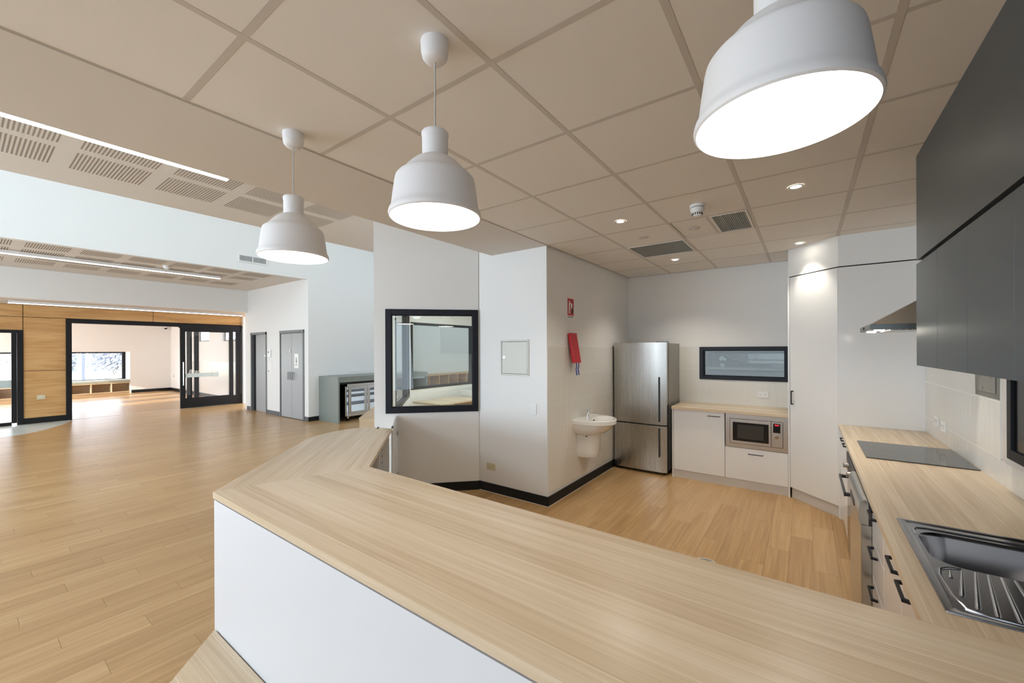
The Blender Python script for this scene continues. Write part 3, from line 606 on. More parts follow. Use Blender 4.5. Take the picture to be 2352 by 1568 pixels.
# ---- grey green bench with glass door cooler
b = thing('servery_bench', 'grey green bench against the tall white wall', 'bench', (-9.198, 4.98, 0))
part('worktop', MB().box(0.0, 0, 0.99, 0.815, 2.62, 1.03, .002, 1), M['bench'], b)
part('side_panel', MB().box(0.0, 0.0, 0, 0.81, 0.04, 0.99, .002, 1), M['bench'], b); part('side_panel', MB().box(0.0, 2.58, 0, 0.81, 2.62, 0.99, .002, 1), M['bench'], b)
part('fascia', MB().box(0.78, 0.04, 0.905, 0.81, 2.58, 0.99), M['bench'], b)
part('back_panel', MB().box(0.01, 0.04, 0, 0.03, 2.58, 0.99).box(0.03, 0.04, 0.86, 0.78, 2.58, 0.99).box(0.03, 0.04, 0.0, 0.76, 0.055, 0.9), M['blackglass'], b)
f = thing('glass_door_cooler', 'two door stainless bar cooler under the grey green bench', 'fridge', (-9.05, 5.24, 0))
part('cabinet', MB().box(0, 0, 0.10, 0.02, 1.3, 0.85).box(0, 0, 0.10, 0.55, 0.02, 0.85).box(0, 1.28, 0.10, 0.55, 1.3, 0.85).box(0, 0, 0.10, 0.55, 1.3, 0.13).box(0, 0, 0.78, 0.60, 1.3, 0.85), M['hood'], f)
part('lining', MB().box(0.02, 0.02, 0.13, 0.03, 1.28, 0.78).box(0.03, 0.02, 0.13, 0.5, 0.03, 0.78), M['coolerlight'], f)
for k, (a, c) in enumerate(((0.03, 0.50), (0.52, 1.0))):
    d = part('door', frame(a, 0.15, c, 0.80, 0.06, -0.62, -0.58), M['hood'], f, rot=(0, 0, PI/2)); part('glass_pane', MB().box(a+.06, -0.605, 0.21, c-.06, -0.60, 0.74), M['glass'], d)
for z in (0.36, 0.54, 0.66): part('shelf', MB().box(0.04, 0.03, z, 0.52, 1.27, z+0.012), M['shelfd'], f)
part('front_post', MB().box(0.55, -0.045, 0.12, 0.59, -0.02, 0.80), M['hood'], f)
for y in (0.03, 1.25): 
    c = part('castor', MB().cyl((0.55, y, 0.045), 0.04, 0.03, 16, axis='Y'), M['black'], f, True); part('bracket', MB().box(0.52, y-0.02, 0.07, 0.58, y+0.02, 0.10), M['chrome'], c)
o = thing('power_point', 'white power point above the grey green bench', 'power point', (-9.2, 5.90, 1.14), PI/2); part('plate', MB().box(-0.10, -0.012, -0.045, 0.10, 0, 0.045, .003), M['whitep'], o)
# cubby shelves further along the same wall
cb = thing('cubby_shelf', 'long timber cubby shelf seen through the angled wall window', 'shelf', (-9.19, 7.62, 0))
part('carcass', MB().box(0, 0, 0.87, 0.42, 2.4, 0.90).box(0, 0, 0.04, 0.42, 2.4, 0.07).box(0, 0, 0.07, 0.02, 2.4, 0.87).box(0, 0, 0.47, 0.40, 2.4, 0.49), M['ply'], cb)
for k in range(7): part('divider', MB().box(0.02, 0.395*k, 0.07, 0.42, 0.395*k+0.02, 0.87), M['ply'], cb)

# ---- office behind the angled window
struct('wall_office_left', holed(3.05, 3.27, 0.10, [(0.9, 2.9, 0.75, 2.3)], x0=0.0), M['wall'], loc=(-3.941, 2.923, 0), rz=math.radians(135))
struct('wall_office_back', holed(2.9, 3.27, 0.10, [(0.12, 1.92, 0.87, 2.15)]), M['wall'], 'office back wall with black framed window', loc=(-6.12, 5.02, 0), rz=PI/2)
struct('wall_office_far', MB().box(-6.2, 7.7, 0, -2.2, 7.8, 3.27), M['wall'])
struct('ceiling', MB().prism([(-3.90, 3.0), (-3.15, 3.74), (-2.3, 3.74), (-2.3, 7.7), (-6.0, 7.7), (-6.0, 5.1)], 2.72, 2.75), M['wall'])
o = struct('window_6', None, None, 'black framed window in the office back wall', (-6.12, 0, 0), PI/2)
part('window_frame', frame(5.12, 0.86, 6.95, 2.16, 0.05, -0.012, 0.06, wr=0.12), M['black'], o); part('window_pane', MB().box(5.17, 0.03, 0.91, 6.83, 0.035, 2.1), M['glass'], o)
o = struct('window_7', None, None, 'tall black framed window at the left of the office', (-3.941, 2.923, 0), math.radians(135))
part('window_frame', frame(0.9, 0.75, 2.92, 2.3, 0.06, -0.012, 0.10).box(2.45, -0.01, 0.8, 2.52, 0.08, 2.25), M['black'], o); part('window_pane', MB().box(0.96, 0.03, 0.8, 2.86, 0.035, 2.25), M['glass'], o)
o = thing('office_desk', 'oak office desk under the window behind the angled wall', 'desk', (-6.02, 5.06, 0)); part('desktop', MB().box(0, 0.02, 0.62, 0.75, 1.15, 0.65), M['oak'], o); part('side_panel', MB().box(0.02, 1.10, 0, 0.74, 1.13, 0.62), M['oak'], o)
o = thing('office_cabinet', 'cream cabinet at the right inside the office', 'cabinet', (-5.9, 6.25, 0)); part('carcass', MB().box(0, 0, 0, 0.7, 1.2, 0.78, .003), M['white'], o); part('door', MB().box(0.7, 0.01, 0.1, 0.718, 0.59, 0.77), M['white'], o); part('door', MB().box(0.7, 0.61, 0.1, 0.718, 1.19, 0.77), M['white'], o)
rd = thing('reception_counter', 'pale oak counter tucked behind the end of the angled wall', 'counter', (-4.06, 2.66, 0), math.radians(45))
part('worktop', MB().box(-0.0, -0.0, 0.835, 0.165, 2.2, 0.868), M['oakv'], rd); part('front_panel', MB().box(0.003, 0.003, 0, 0.165, 0.02, 0.835), M['oakv'], rd); part('side_panel', MB().box(0, 0.02, 0, 0.02, 2.18, 0.835), M['oakv'], rd)

# ================================================================== KITCHEN
ZT, ZB = 0.900, 0.868     # worktop top and underside
# ---- island worktop: straight run and angled return, mitred
isl = thing('island_counter', 'long island counter with oak worktop and pale front panel, angled at its far end', 'counter', (-2.485, 0.78, 0))
def wpts(pts): return [(x+2.485, y-0.78) for x, y in pts]
part('worktop', MB().prism(wpts([(-2.485, 0.78), (0.852, 0.78), (0.852, 1.5185), (-2.214, 1.5185)]), ZB, ZT), M['oak'], isl)
outer = [(-2.485, 0.78), (-2.73, 1.052), (-2.973, 1.321), (-3.20, 1.560), (-3.345, 1.725), (-3.405, 1.86), (-3.432, 2.00), (-3.425, 2.12), (-3.385, 2.225), (-3.31, 2.31), (-3.22, 2.352), (-3.107, 2.372)]
ang = math.radians(135)
ca, sa = math.cos(-ang), math.sin(-ang)
lp = [((x+2.485)*ca-(y-0.78)*sa, (x+2.485)*sa+(y-0.78)*ca) for x, y in outer+[(-2.214, 1.5185)]]
part('worktop', MB().prism(lp[::-1], ZB, ZT-0.0002), M['oak'], isl, rz=ang)
part('front_panel', MB().box(0.006, 0.004, 0.0, 3.33, 0.024, 0.858), M['panelw'], isl)
part('painted_gap_shadow', MB().box(0.03, 0.018, 0.85, 3.33, 0.03, ZB), M['black'], isl)  # black strip puts the shade of the gap under the worktop into colour
part('carcass', MB().box(0.29, 0.71, 0.1, 2.73, 0.728, ZB).box(0.05, 0.03, 0, 0.07, 0.5, ZB).box(0.31, 0.67, 0, 2.73, 0.69, 0.10), M['white'], isl)
# angled return: outer panel, inner open cupboard
op = wpts([(-2.47, 0.79), (-2.95, 1.315), (-3.32, 1.72), (-3.40, 1.90), (-3.41, 2.10), (-3.33, 2.27), (-3.15, 2.345)])
mb = MB()
for (xa, ya), (xb, yb) in zip(op, op[1:]):
    d = Vector((xb-xa, yb-ya, 0)).normalized(); n = Vector((d.y, -d.x, 0))*0.018
    mb.prism([(xa, ya), (xb, yb), (xb+n.x, yb+n.y), (xa+n.x, ya+n.y)], 0, ZB)
part('curved_panel', mb, M['panelw'], isl)
inn0, inn1 = Vector((-2.24, 1.53, 0)), Vector((-3.105, 2.345, 0)); dI = (inn1-inn0).normalized(); nI = Vector((-dI.y, dI.x, 0))  # nI points to outer side?
if nI.dot(Vector((-1, -1, 0))) < 0: nI = -nI
def slab(mbx, p, q, depth, z0, z1):
    mbx.prism([(v.x+2.485, v.y-0.78) for v in (p, q, q+nI*depth, p+nI*depth)], z0, z1); return mbx
L_ = (inn1-inn0).length
part('end_panel', slab(MB(), inn1-dI*0.02, inn1, 0.55, 0.0, ZB), M['white'], isl)
part('divider', slab(MB(), inn0+dI*0.52, inn0+dI*0.536, 0.50, 0.1, ZB), M['white'], isl)
part('cupboard_back', slab(MB(), inn0+nI*0.5, inn1+nI*0.5, 0.015, 0.1, ZB), M['white'], isl)
part('shelf', slab(MB(), inn0+dI*0.536+nI*0.02, inn1-dI*0.02+nI*0.02, 0.46, 0.46, 0.476), M['white'], isl)
part('cupboard_base', slab(MB(), inn0+nI*0.02, inn1+nI*0.02, 0.48, 0.08, 0.1), M['white'], isl)
hb = MB()
for z in (0.72, 0.66, 0.60):
    for dd in (0.06,):
        p = inn1-dI*0.0205+nI*dd; hb.cyl((p.x+2.485, p.y-0.78, z), 0.005, 0.003, 10, axis='Y')
part('shelf_pin_holes', hb, M['black'], isl)['kind'] = 'stuff'
p = inn1-dI*0.05+nI*0.02; part('hinge', MB().box(p.x+2.485-0.015, p.y-0.78-0.02, 0.50, p.x+2.485+0.02, p.y-0.78+0.0, 0.53, .003), M['steelh'], isl)
# gate closing the gap to the angled wall
g0, g1 = Vector((-3.745, 2.925, 0)), Vector((-3.125, 2.392, 0)); gl = (g1-g0).length; ga = math.atan2(g1.y-g0.y, g1.x-g0.x)
gt = thing('counter_gate', 'white half height gate between the counter end and the angled wall', 'gate', tuple(g0), ga)
part('gate_panel', MB().box(0, -0.009, 0.06, gl, 0.009, 0.885, .002), M['white'], gt)
for z in (0.68, 0.22): 
    h = part('hinge', MB().box(0.012, 0.009, z, 0.075, 0.024, z+0.028, .003).box(-0.0, 0.009, z-0.008, 0.02, 0.02, z+0.036, .003), M['steelh'], gt)
part('hinge_plate', MB().box(gl-0.17, -0.012, 0.885, gl-0.07, 0.006, 0.889), M['black'], gt)
o = part('hinge_plate', MB().box(3.1-3.315+0.0, 0, 0, 0, 0, 0) if False else MB().box(-0.05, -0.006, 0, 0.05, 0.006, 0.0015), M['black'], isl, loc=(-3.245+2.485, 2.325-0.78, ZT), rz=ga)
# ---- low timber step in front of the island
stp = thing('timber_step', 'low oak step platform at the foot of the island front', 'step', (-2.459, 0.777, 0))
part('step_top', MB().prism([(0, 0), (0.36, -0.363), (3.30, -0.363), (3.30, 0)], 0.168, 0.20), M['oak'], stp); part('step_face', MB().prism([(0.03, 0), (0.375, -0.345), (3.30, -0.345), (3.30, -0.33), (0.385, -0.33), (0.055, 0)], 0, 0.168), M['oakv'], stp)

# ---- right bench
rb = thing('kitchen_bench', 'long kitchen bench with oak worktop, white doors and black handles', 'bench', (0.25, 1.52, 0))
def rbp(name, mbx, m, **k): return part(name, mbx, m, rb, **k)
# worktop with grain across the short run: local X along world y
sx0, sx1, sy0, sy1 = 0.335, 0.765, 1.93, 2.30   # sink cut-out (world)
mbw = MB()
for a, b, c, d in ((0, 3.44, -0.591, -0.515), (0, 3.445, -0.095, 0.0), (0, 0.42, -0.515, -0.095), (0.765, 3.445, -0.515, -0.095)): mbw.box(a, c, ZB, b, d, ZT-0.0004)
rbp('worktop', mbw, M['oak'], rz=PI/2)
def door(y0, y1, z0, z1, name='door'): return rbp(name, MB().box(0.015, y0-1.52+.0015, z0+.0015, 0.033, y1-1.52-.0015, z1-.0015, .001, 1), M['white'])
def dhandle(par, x, y0, y1, z, base=0.015, ox=0.025, w=0.010):
    # flat black D handle, horizontal along y, projecting to -x
    a, b = y0-1.52, y1-1.52; xo = base-ox
    mbx = MB().box(xo, a+0.006, z-0.005, xo+w, b-0.006, z+0.005, .002, 1)
    for yy, s in ((a, 1), (b, -1)): mbx.hull([(base, yy, z-.005), (base, yy+s*0.010, z-.005), (xo+w, yy+s*0.016, z-.005), (xo, yy+s*0.006, z-.005), (base, yy, z+.005), (base, yy+s*0.010, z+.005), (xo+w, yy+s*0.016, z+.005), (xo, yy+s*0.006, z+.005)], [(0, 1, 2, 3), (4, 5, 6, 7), (0, 1, 5, 4), (1, 2, 6, 5), (2, 3, 7, 6), (3, 0, 4, 7)])
    return part('handle', mbx, M['black'], par)
zt_ = 0.862
for y0, y1, hy in ((4.40, 4.955, 4.45), (3.965, 4.40, 4.20)):
    d = door(y0, y1, 0.105, zt_); dhandle(d, 0, hy, hy+0.145, 0.835)
rbp('filler_strip', MB().box(0.018, 2.42, 0.105, 0.033, 2.445, zt_).box(0.018, 1.77, 0.105, 0.033, 1.80, zt_), M['white'])
for z0, z1, hz in ((0.69, zt_, 0.832), (0.506, 0.687, 0.655), (0.105, 0.503, 0.462)):
    d = door(2.31, 2.68, z0, z1, 'drawer'); dhandle(d, 0, 2.485, 2.63, hz)
for y0, y1, hy in ((1.915, 2.305, 1.935), (1.525, 1.912, 1.735)):
    d = door(y0, y1, 0.105, zt_); dhandle(d, 0, hy, hy+0.145, 0.838)
rbp('kickboard', MB().box(0.05, 0.0, 0.0, 0.065, 3.44, 0.10), M['kick'])
rbp('end_filler', MB().box(0.012, 3.425, 0.0, 0.033, 3.442, zt_), M['white'])
rbp('carcass', MB().box(0.04, 0, 0.1, 0.06, 1.16, ZB).box(0.04, 2.43, 0.1, 0.06, 3.44, ZB), M['white'])
# ---- oven
ov = thing('oven', 'built in stainless oven with black handle under the cooktop', 'oven', (0.25, 3.345, 0.12))
part('body', MB().box(0.02, 0, 0, 0.55, 0.595, 0.74), M['darksteel'], ov); part('oven_door', MB().box(0.0, 0.003, 0.0, 0.02, 0.592, 0.60, .003), M['blackglass'], ov)
part('control_panel', MB().box(-0.004, 0.003, 0.61, 0.02, 0.592, 0.735, .003), M['darksteel'], ov)
part('door_handle', MB().box(-0.052, 0.05, 0.545, -0.040, 0.545, 0.570, .003).box(-0.045, 0.05, 0.547, 0.0, 0.075, 0.568, .003).box(-0.045, 0.52, 0.547, 0.0, 0.545, 0.568, .003), M['darksteel'], ov)
for y in (0.12, 0.40): part('knob', MB().cyl((-0.018, y, 0.672), 0.019, 0.028, 20, axis='X').box(-0.036, y-0.004, 0.655, -0.03, y+0.004, 0.689), M['steelh'], ov, True)
# ---- dishwasher
dw = thing('dishwasher', 'free standing stainless dishwasher beside the oven', 'dishwasher', (0.222, 2.69, 0.0))
part('body', MB().box(0.03, 0.0, 0.0, 0.6, 0.60, 0.862), M['darksteel'], dw); part('door_panel', MB().box(0.0, 0.0, 0.10, 0.03, 0.60, 0.735, .004), M['hood'], dw)
prof = [(0.0, 0.738), (-0.008, 0.76), (-0.010, 0.80), (-0.002, 0.845), (0.012, 0.862), (0.03, 0.862), (0.03, 0.738)]
part('control_fascia', MB().loft([[(x, y, z) for x, z in prof] for y in (0.0, 0.6)]), M['hood'], dw, True)
part('handle_recess', MB().box(-0.0125, 0.20, 0.765, -0.008, 0.40, 0.80, .002), M['darksteel'], dw)
part('plinth', MB().box(0.05, 0.005, 0, 0.06, 0.595, 0.10), M['kick'], dw); part('side_panel', MB().box(0.002, -0.002, 0.10, 0.3, 0.0, 0.736), M['hood'], dw)
# ---- cooktop
ck = thing('cooktop', 'black glass induction cooktop set in the right worktop', 'cooktop', (0.322, 3.553, ZT))
part('glass_top', MB().box(0, 0, 0.0, 0.512, 0.60, 0.006, .0015, 1), M['cookglass'], ck)
kk = MB()
for k in range(5):
    for a, b in ((0, 1), (1, 0)): kk.box(0.235+0.055*k-0.012*a, 0.028-0.0+0.0*b, 0.006, 0.235+0.055*k+0.012*a+0.001*b, 0.029, 0.0063) if a else kk.box(0.235+0.055*k-0.006, 0.04, 0.006, 0.235+0.055*k+0.006, 0.041, 0.0063)
for cx, cy, r in ((0.14, 0.17, 0.085), (0.14, 0.43, 0.10), (0.38, 0.17, 0.07), (0.38, 0.43, 0.085)):
    n = 40
    for k in range(n):
        a0, a1 = 2*PI*k/n, 2*PI*(k+1)/n; v = [kk.bm.verts.new((cx+q*math.cos(a), cy+q*math.sin(a), 0.0063)) for q, a in ((r, a0), (r+0.0008, a0), (r+0.0008, a1), (r, a1))]; kk.bm.faces.new(v)
part('printed_marks', kk, mat('cooktop_print', (0.16, 0.16, 0.16, 1), 0.3), ck)
# ---- sink
sk = thing('sink', 'stainless sink with bowl and fluted drainer', 'sink', (0.310, 1.603, ZT))
SW, SD = 0.490, 0.762
def sl(x, y, z): return (x-0.310, y-1.603, z)
mb = MB(); n = 6
bowl = rrect(0.040, 0.345, 0.440, 0.665, 0.085, 8)
def ring(o_, i_, z):  # fill between outer and inner loops
    return
L0 = rrect(0, 0, SW, SD, 0.006, 8, 0.0005); L1 = rrect(0.0015, 0.0015, SW-0.0015, SD-0.0015, 0.006, 8, 0.004); L2 = rrect(0.022, 0.022, SW-0.022, SD-0.022, 0.012, 8, 0.004); L3 = rrect(0.027, 0.027, SW-0.027, SD-0.027, 0.016, 8, 0.0012)
mb.loft([L0, L1, L2, L3], False, False)
part('rim', mb, M['sink'], sk, True)
pb = bmesh.new(); vo = [pb.verts.new(p) for p in L3]; vi = [pb.verts.new((x, y, 0.0012)) for x, y, z in bowl]
eo = [pb.edges.new((vo[i], vo[(i+1) % len(vo)])) for i in range(len(vo))]; ei = [pb.edges.new((vi[i], vi[(i+1) % len(vi)])) for i in range(len(vi))]
bmesh.ops.triangle_fill(pb, edges=eo+ei, use_beauty=True)
mbp = MB(); mbp.bm.free(); mbp.bm = pb; part('deck', mbp, M['sink'], sk)
def off(L, d, z):
    cx = sum(p[0] for p in L)/len(L); cy = sum(p[1] for p in L)/len(L); return [(cx+(x-cx)*(1-d/0.2), cy+(y-cy)*(1-d/0.16), z) for x, y, _ in L]
part('bowl', MB().loft([off(bowl, 0, 0.0012), off(bowl, 0.004, -0.004), off(bowl, 0.008, -0.012), off(bowl, 0.018, -0.13), off(bowl, 0.032, -0.155), off(bowl, 0.06, -0.16)], False, True), M['sink'], sk, True)
part('waste', MB().cyl((0.24, 0.505, -0.158), 0.045, 0.004, 24), M['chrome'], sk)
part('overflow_ridge', MB().tube([(0.034, 0.60, 0.0), (0.036, 0.655, 0.001), (0.05, 0.68, 0.001), (0.08, 0.69, 0.001), (0.30, 0.69, 0.001), (0.455, 0.69, 0.0)], 0.0045, 8), M['sink'], sk, True)
part('drainer_edge', MB().tube([(0.10, 0.335, 0.0), (0.070, 0.325, 0.001), (0.045, 0.30, 0.001), (0.036, 0.25, 0.001), (0.036, 0.12, 0.001), (0.05, 0.05, 0.001), (0.09, 0.036, 0.001), (0.40, 0.036, 0.001), (0.455, 0.07, 0.0)], 0.0045, 8), M['sink'], sk, True)
ends = [((0.068, 0.300), (0.060, 0.245)), ((0.100, 0.325), (0.058, 0.125)), ((0.132, 0.332), (0.075, 0.062)), ((0.160, 0.334), (0.108, 0.045)), ((0.188, 0.335), (0.148, 0.042)), ((0.216, 0.335), (0.192, 0.042)), ((0.245, 0.335), (0.240, 0.042)), ((0.274, 0.335), (0.288, 0.042)), ((0.302, 0.335), (0.334, 0.042)), ((0.330, 0.334), (0.380, 0.045)), ((0.358, 0.332), (0.418, 0.062)), ((0.388, 0.325), (0.43, 0.125))]
for (xa, ya), (xb, yb) in ends:
    part('drainer_flute', MB().loft([[(x+dx, y, z) for dx, z in ((-w_, 0.0008), (-w_*0.5, 0.0035), (0, 0.0044), (w_*0.5, 0.0035), (w_, 0.0008))] for x, y, w_ in ((xa, ya, 0.0045), ((xa+xb)/2, (ya+yb)/2, 0.006), (xb+(xa-xb)*0.04, yb+(ya-yb)*0.04, 0.007), (xb, yb, 0.0035))], True, True), M['sink'], sk, True)
tp = thing('sink_tap', 'chrome tap behind the sink at the right edge', 'tap', (0.742, 2.545, ZT))
part('tap_body', MB().lathe([(0, 0), (0.026, 0), (0.026, 0.006), (0.021, 0.010), (0.020, 0.045), (0.014, 0.055), (0, 0.056)], seg=24), M['chrome'], tp, True); part('spout', MB().tube([(0.02, -0.01, 0.03), (0.05, -0.04, 0.09), (0.045, -0.09, 0.16), (0.0, -0.16, 0.17), (-0.03, -0.19, 0.15)], 0.010, 10), M['chrome'], tp, True)

# ---- upper cabinets and bulkhead
uc = thing('wall_cabinets', 'row of charcoal grey wall cupboards', 'cabinet', (0.505, -0.8, 1.53))
part('carcass', MB().box(0.02, 0.0, 0.003, 0.345, 3.965, 0.565), M['grey'], uc)
yy = [3.18-0.0, 2.738, 2.299, 1.860, 1.42, 0.98, 0.54, 0.10, -0.34, -0.78]
for a, b in zip(yy, yy[1:]): part('door', MB().box(0.0, b+0.8+.0012, 0.0, 0.018, a+0.8-.0012, 0.568, .001, 1), M['grey'], uc)
struct('bulkhead_cabinets', MB().box(0.505, -0.8, 2.118, 0.852, 3.168, CZ), M['grey'], 'charcoal grey bulkhead panel above the wall cupboards')
struct('trim_1', MB().box(0.525, -0.8, 2.094, 0.852, 3.16, 2.12), M['black'])
# ---- range hood
hd = thing('range_hood', 'stainless canopy range hood with two lit lamps', 'range hood', (0.34, 3.50, 1.748))
part('canopy_rim', MB().box(0, 0, 0, 0.510, 0.60, 0.034, .002, 1), mat('hood_rim_steel', (0.16, 0.18, 0.18, 1), 0.35, 0.9), hd)
loops = []
for t in [i/10 for i in range(11)]:
    e = t**1.0; z = 0.034+0.30*(t**1.55); x0 = 0.003+0.25*e; y0 = 0.003+0.19*e; y1 = 0.597-0.19*e
    z = 0.034+0.195*t; x0 = 0.001+0.309*t; y0 = 0.001+0.20*t; y1 = 0.599-0.20*t
    loops.append([(x0, y0, z), (0.508, y0, z), (0.508, y1, z), (x0, y1, z)])
part('canopy', MB().loft(loops, False, True), M['hood'], hd, True)
part('chimney', MB().box(0.312, 0.202, 0.228, 0.508, 0.398, 0.945), M['steel'], hd)
part('filter', MB().box(0.10, 0.03, -0.006, 0.48, 0.57, 0.0), M['steel'], hd)
for y in (0.10, 0.50): part('hood_lamp', MB().cyl((0.055, y, -0.003), 0.026, 0.005, 24), M['dl'], hd)
part('control_button', MB().box(-0.004, 0.33, 0.008, 0, 0.335, 0.026).box(-0.004, 0.345, 0.008, 0, 0.35, 0.026), M['black'], hd)

# ---- tall pantry across the corner
P0, P1 = Vector((-0.150, 5.362, 0)), Vector((0.250, 4.962, 0)); PLn = (P1-P0).length; PA = math.atan2(P1.y-P0.y, P1.x-P0.x)
pn = thing('corner_pantry', 'tall white corner pantry with one long door and black handle', 'cabinet', tuple(P0), PA)
part('door', MB().box(0.012, 0.0, 0.115, PLn-0.004, 0.018, 2.398, .0015, 1), M['white'], pn)
part('kickboard', MB().box(0.012, 0.022, 0.0, PLn, 0.035, 0.112), M['kick'], pn)
part('shadow_gap', MB().box(0.005, 0.02, 2.39, PLn+0.012, 0.03, 2.42), M['black'], pn)
part('handle', MB().box(0.050, -0.030, 1.02, 0.060, -0.020, 1.17, .002, 1).box(0.050, -0.028, 1.02, 0.060, 0.0, 1.032, .002, 1).box(0.050, -0.028, 1.158, 0.060, 0.0, 1.17, .002, 1), M['black'], pn)
sp = part('side_panel', MB().box(-0.158, 5.345, 0.0, -0.142, 5.975, 2.405), M['white'], pn); sp.matrix_basis = pn.matrix_basis.inverted()
rp = part('return_panel', MB().box(0.250, 4.963, 0.0, 0.852, 4.981, 2.398), M['white'], pn); rp.matrix_basis = pn.matrix_basis.inverted()
struct('bulkhead_pantry', MB().prism([(-0.152, 5.368), (0.2535, 4.9625), (0.854, 4.9625), (0.854, 5.983), (-0.152, 5.983)], 2.409, CZ+0.02), M['wall'], 'white bulkhead above the pantry')
struct('trim_2', MB().box(0.26, 4.972, 2.39, 0.854, 4.985, 2.42), M['black'])
# ---- microwave bench
mw = thing('microwave_bench', 'short white bench with oak top beside the fridge', 'bench', (-1.385, 5.345, 0))
part('worktop', MB().box(0.0, 0, ZB-.003, 1.226, 0.630, ZT, .0015, 1), M['oak'], mw)
part('side_panel', MB().box(0.0, 0.035, 0, 0.016, 0.63, 0.862), M['white'], mw)
d = part('door', MB().box(0.020, 0.035, 0.10, 0.600, 0.053, 0.862, .001, 1), M['white'], mw)
def hdl(par, x0, x1, z, y=0.035): return part('handle', MB().tube([(x0, y, z), (x0+0.006, y-0.026, z), (x1-0.006, y-0.026, z), (x1, y, z)], 0.0045, 8), M['black'], par, True)
hdl(d, 0.415, 0.550, 0.812)
d = part('drawer', MB().box(0.605, 0.035, 0.10, 1.224, 0.053, 0.468, .001, 1), M['white'], mw); hdl(d, 0.845, 0.990, 0.412)
part('kickboard', MB().box(0.018, 0.045, 0, 1.226, 0.058, 0.098), M['kick'], mw)
part('carcass', MB().box(0.016, 0.055, 0.10, 1.224, 0.62, 0.46).box(0.016, 0.055, 0.46, 0.6, 0.62, 0.862), M['kick'], mw)
mo = thing('microwave', 'built in stainless microwave with a red clock', 'microwave', (-0.780, 5.382, 0.470))
tk = MB().box(0.004, -0.004, 0.002, 0.622, 0.02, 0.392, .003)
part('trim_kit', tk, M['mwsteel'], mo); part('body', MB().box(0.03, 0.02, 0.02, 0.60, 0.45, 0.38), M['darksteel'], mo)
part('trim_groove', MB().box(0.050, -0.0065, 0.048, 0.574, -0.003, 0.338, .004), M['black'], mo)
part('door', MB().box(0.053, -0.014, 0.051, 0.462, -0.005, 0.335, .004), M['mwsteel'], mo)
part('door_glass', MB().box(0.083, -0.0155, 0.084, 0.440, -0.013, 0.300, .004), M['blackglass'], mo)
part('inner_window', MB().box(0.130, -0.0165, 0.112, 0.392, -0.015, 0.272), M['cookglass'], mo)
cp = part('control_panel', MB().box(0.465, -0.014, 0.051, 0.571, -0.005, 0.335, .004), M['mwsteel'], mo)
part('display', MB().box(0.483, -0.0155, 0.215, 0.550, -0.013, 0.318), M['blackglass'], cp)
text('digits', '0:00', 0.022, M['reddig'], cp, (0.517, -0.0162, 0.300), (PI/2, 0, 0))
part('knob', MB().cyl((0.517, -0.018, 0.168), 0.020, 0.012, 28, axis='Y'), M['chrome'], cp, True)
part('button', MB().box(0.486, -0.0155, 0.062, 0.552, -0.013, 0.086, .002), M['mwsteel'], cp)
# ---- fridge
fr = thing('fridge', 'tall stainless two door fridge with freezer below', 'fridge', (-2.135, 5.325, 0))
FW = 0.700
part('cabinet', MB().box(0.0, 0.075, 0.03, FW, 0.64, 1.70, .004), M['darksteel'], fr)
def fdoor(z0, z1):
    L = []
    for z, dd in ((z0, 0.004), (z0+0.004, 0.0), (z1-0.004, 0.0), (z1, 0.004)):
        row = []
        for k in range(13):
            u = k/12; row.append((dd+(FW-2*dd)*u, -0.010*(1-(2*u-1)**2)+dd-0.0+(0.010 if k in (0, 12) else 0), z))
        row += [(FW-dd, 0.065, z), (dd, 0.065, z)]; L.append(row)
    return MB().loft(L)
for z0, z1, h0, h1 in ((0.645, 1.715, 0.69, 1.265), (0.035, 0.632, 0.235, 0.608)):
    d = part('door', fdoor(z0, z1), M['steel'], fr, True)
    part('handle', MB().box(0.602, -0.030, h0, 0.618, -0.016, h1, .003).box(0.605, -0.02, h0+0.01, 0.615, 0.0, h0+0.03).box(0.605, -0.02, h1-0.03, 0.615, 0.0, h1-0.01), M['darksteel'], d)
part('seal', MB().box(0.01, 0.062, 0.04, FW-0.01, 0.078, 1.705), M['black'], fr)
part('side_cover', MB().box(FW-0.001, 0.09, 0.05, FW+0.001, 0.64, 1.70), mat('fridge_side_paint', (0.30, 0.295, 0.27, 1), 0.35, 0.2), fr)
part('hinge_cover', MB().box(FW-0.16, 0.08, 1.70, FW-0.02, 0.16, 1.722, .004), M['darksteel'], fr)
part('foot', MB().cyl((0.06, 0.10, 0.015), 0.02, 0.03, 12).cyl((FW-0.06, 0.10, 0.015), 0.02, 0.03, 12), M['black'], fr)
# ---- hand basin
hbz = 0.820
bs = thing('hand_basin', 'white ceramic wall hung hand basin with shroud', 'basin', (-2.165, 4.42, 0))
def bl(w_, d_, z, x0=0.0, n=24):
    pts = []
    for k in range(n+1):
        a = -PI/2+PI*k/n; pts.append((x0+d_*max(0, math.cos(a))**0.75 if abs(math.cos(a)) > 1e-9 else x0, w_*math.sin(a) if abs(math.sin(a)) < 1 else w_*math.sin(a), z))
    return pts
mb = MB(); mb.loft([bl(0.17, 0.20, 0.635), bl(0.215, 0.28, 0.66), bl(0.245, 0.35, 0.715), bl(0.258, 0.390, 0.765), bl(0.266, 0.405, 0.770), bl(0.268, 0.408, hbz-0.008), bl(0.262, 0.400, hbz)], True, False)
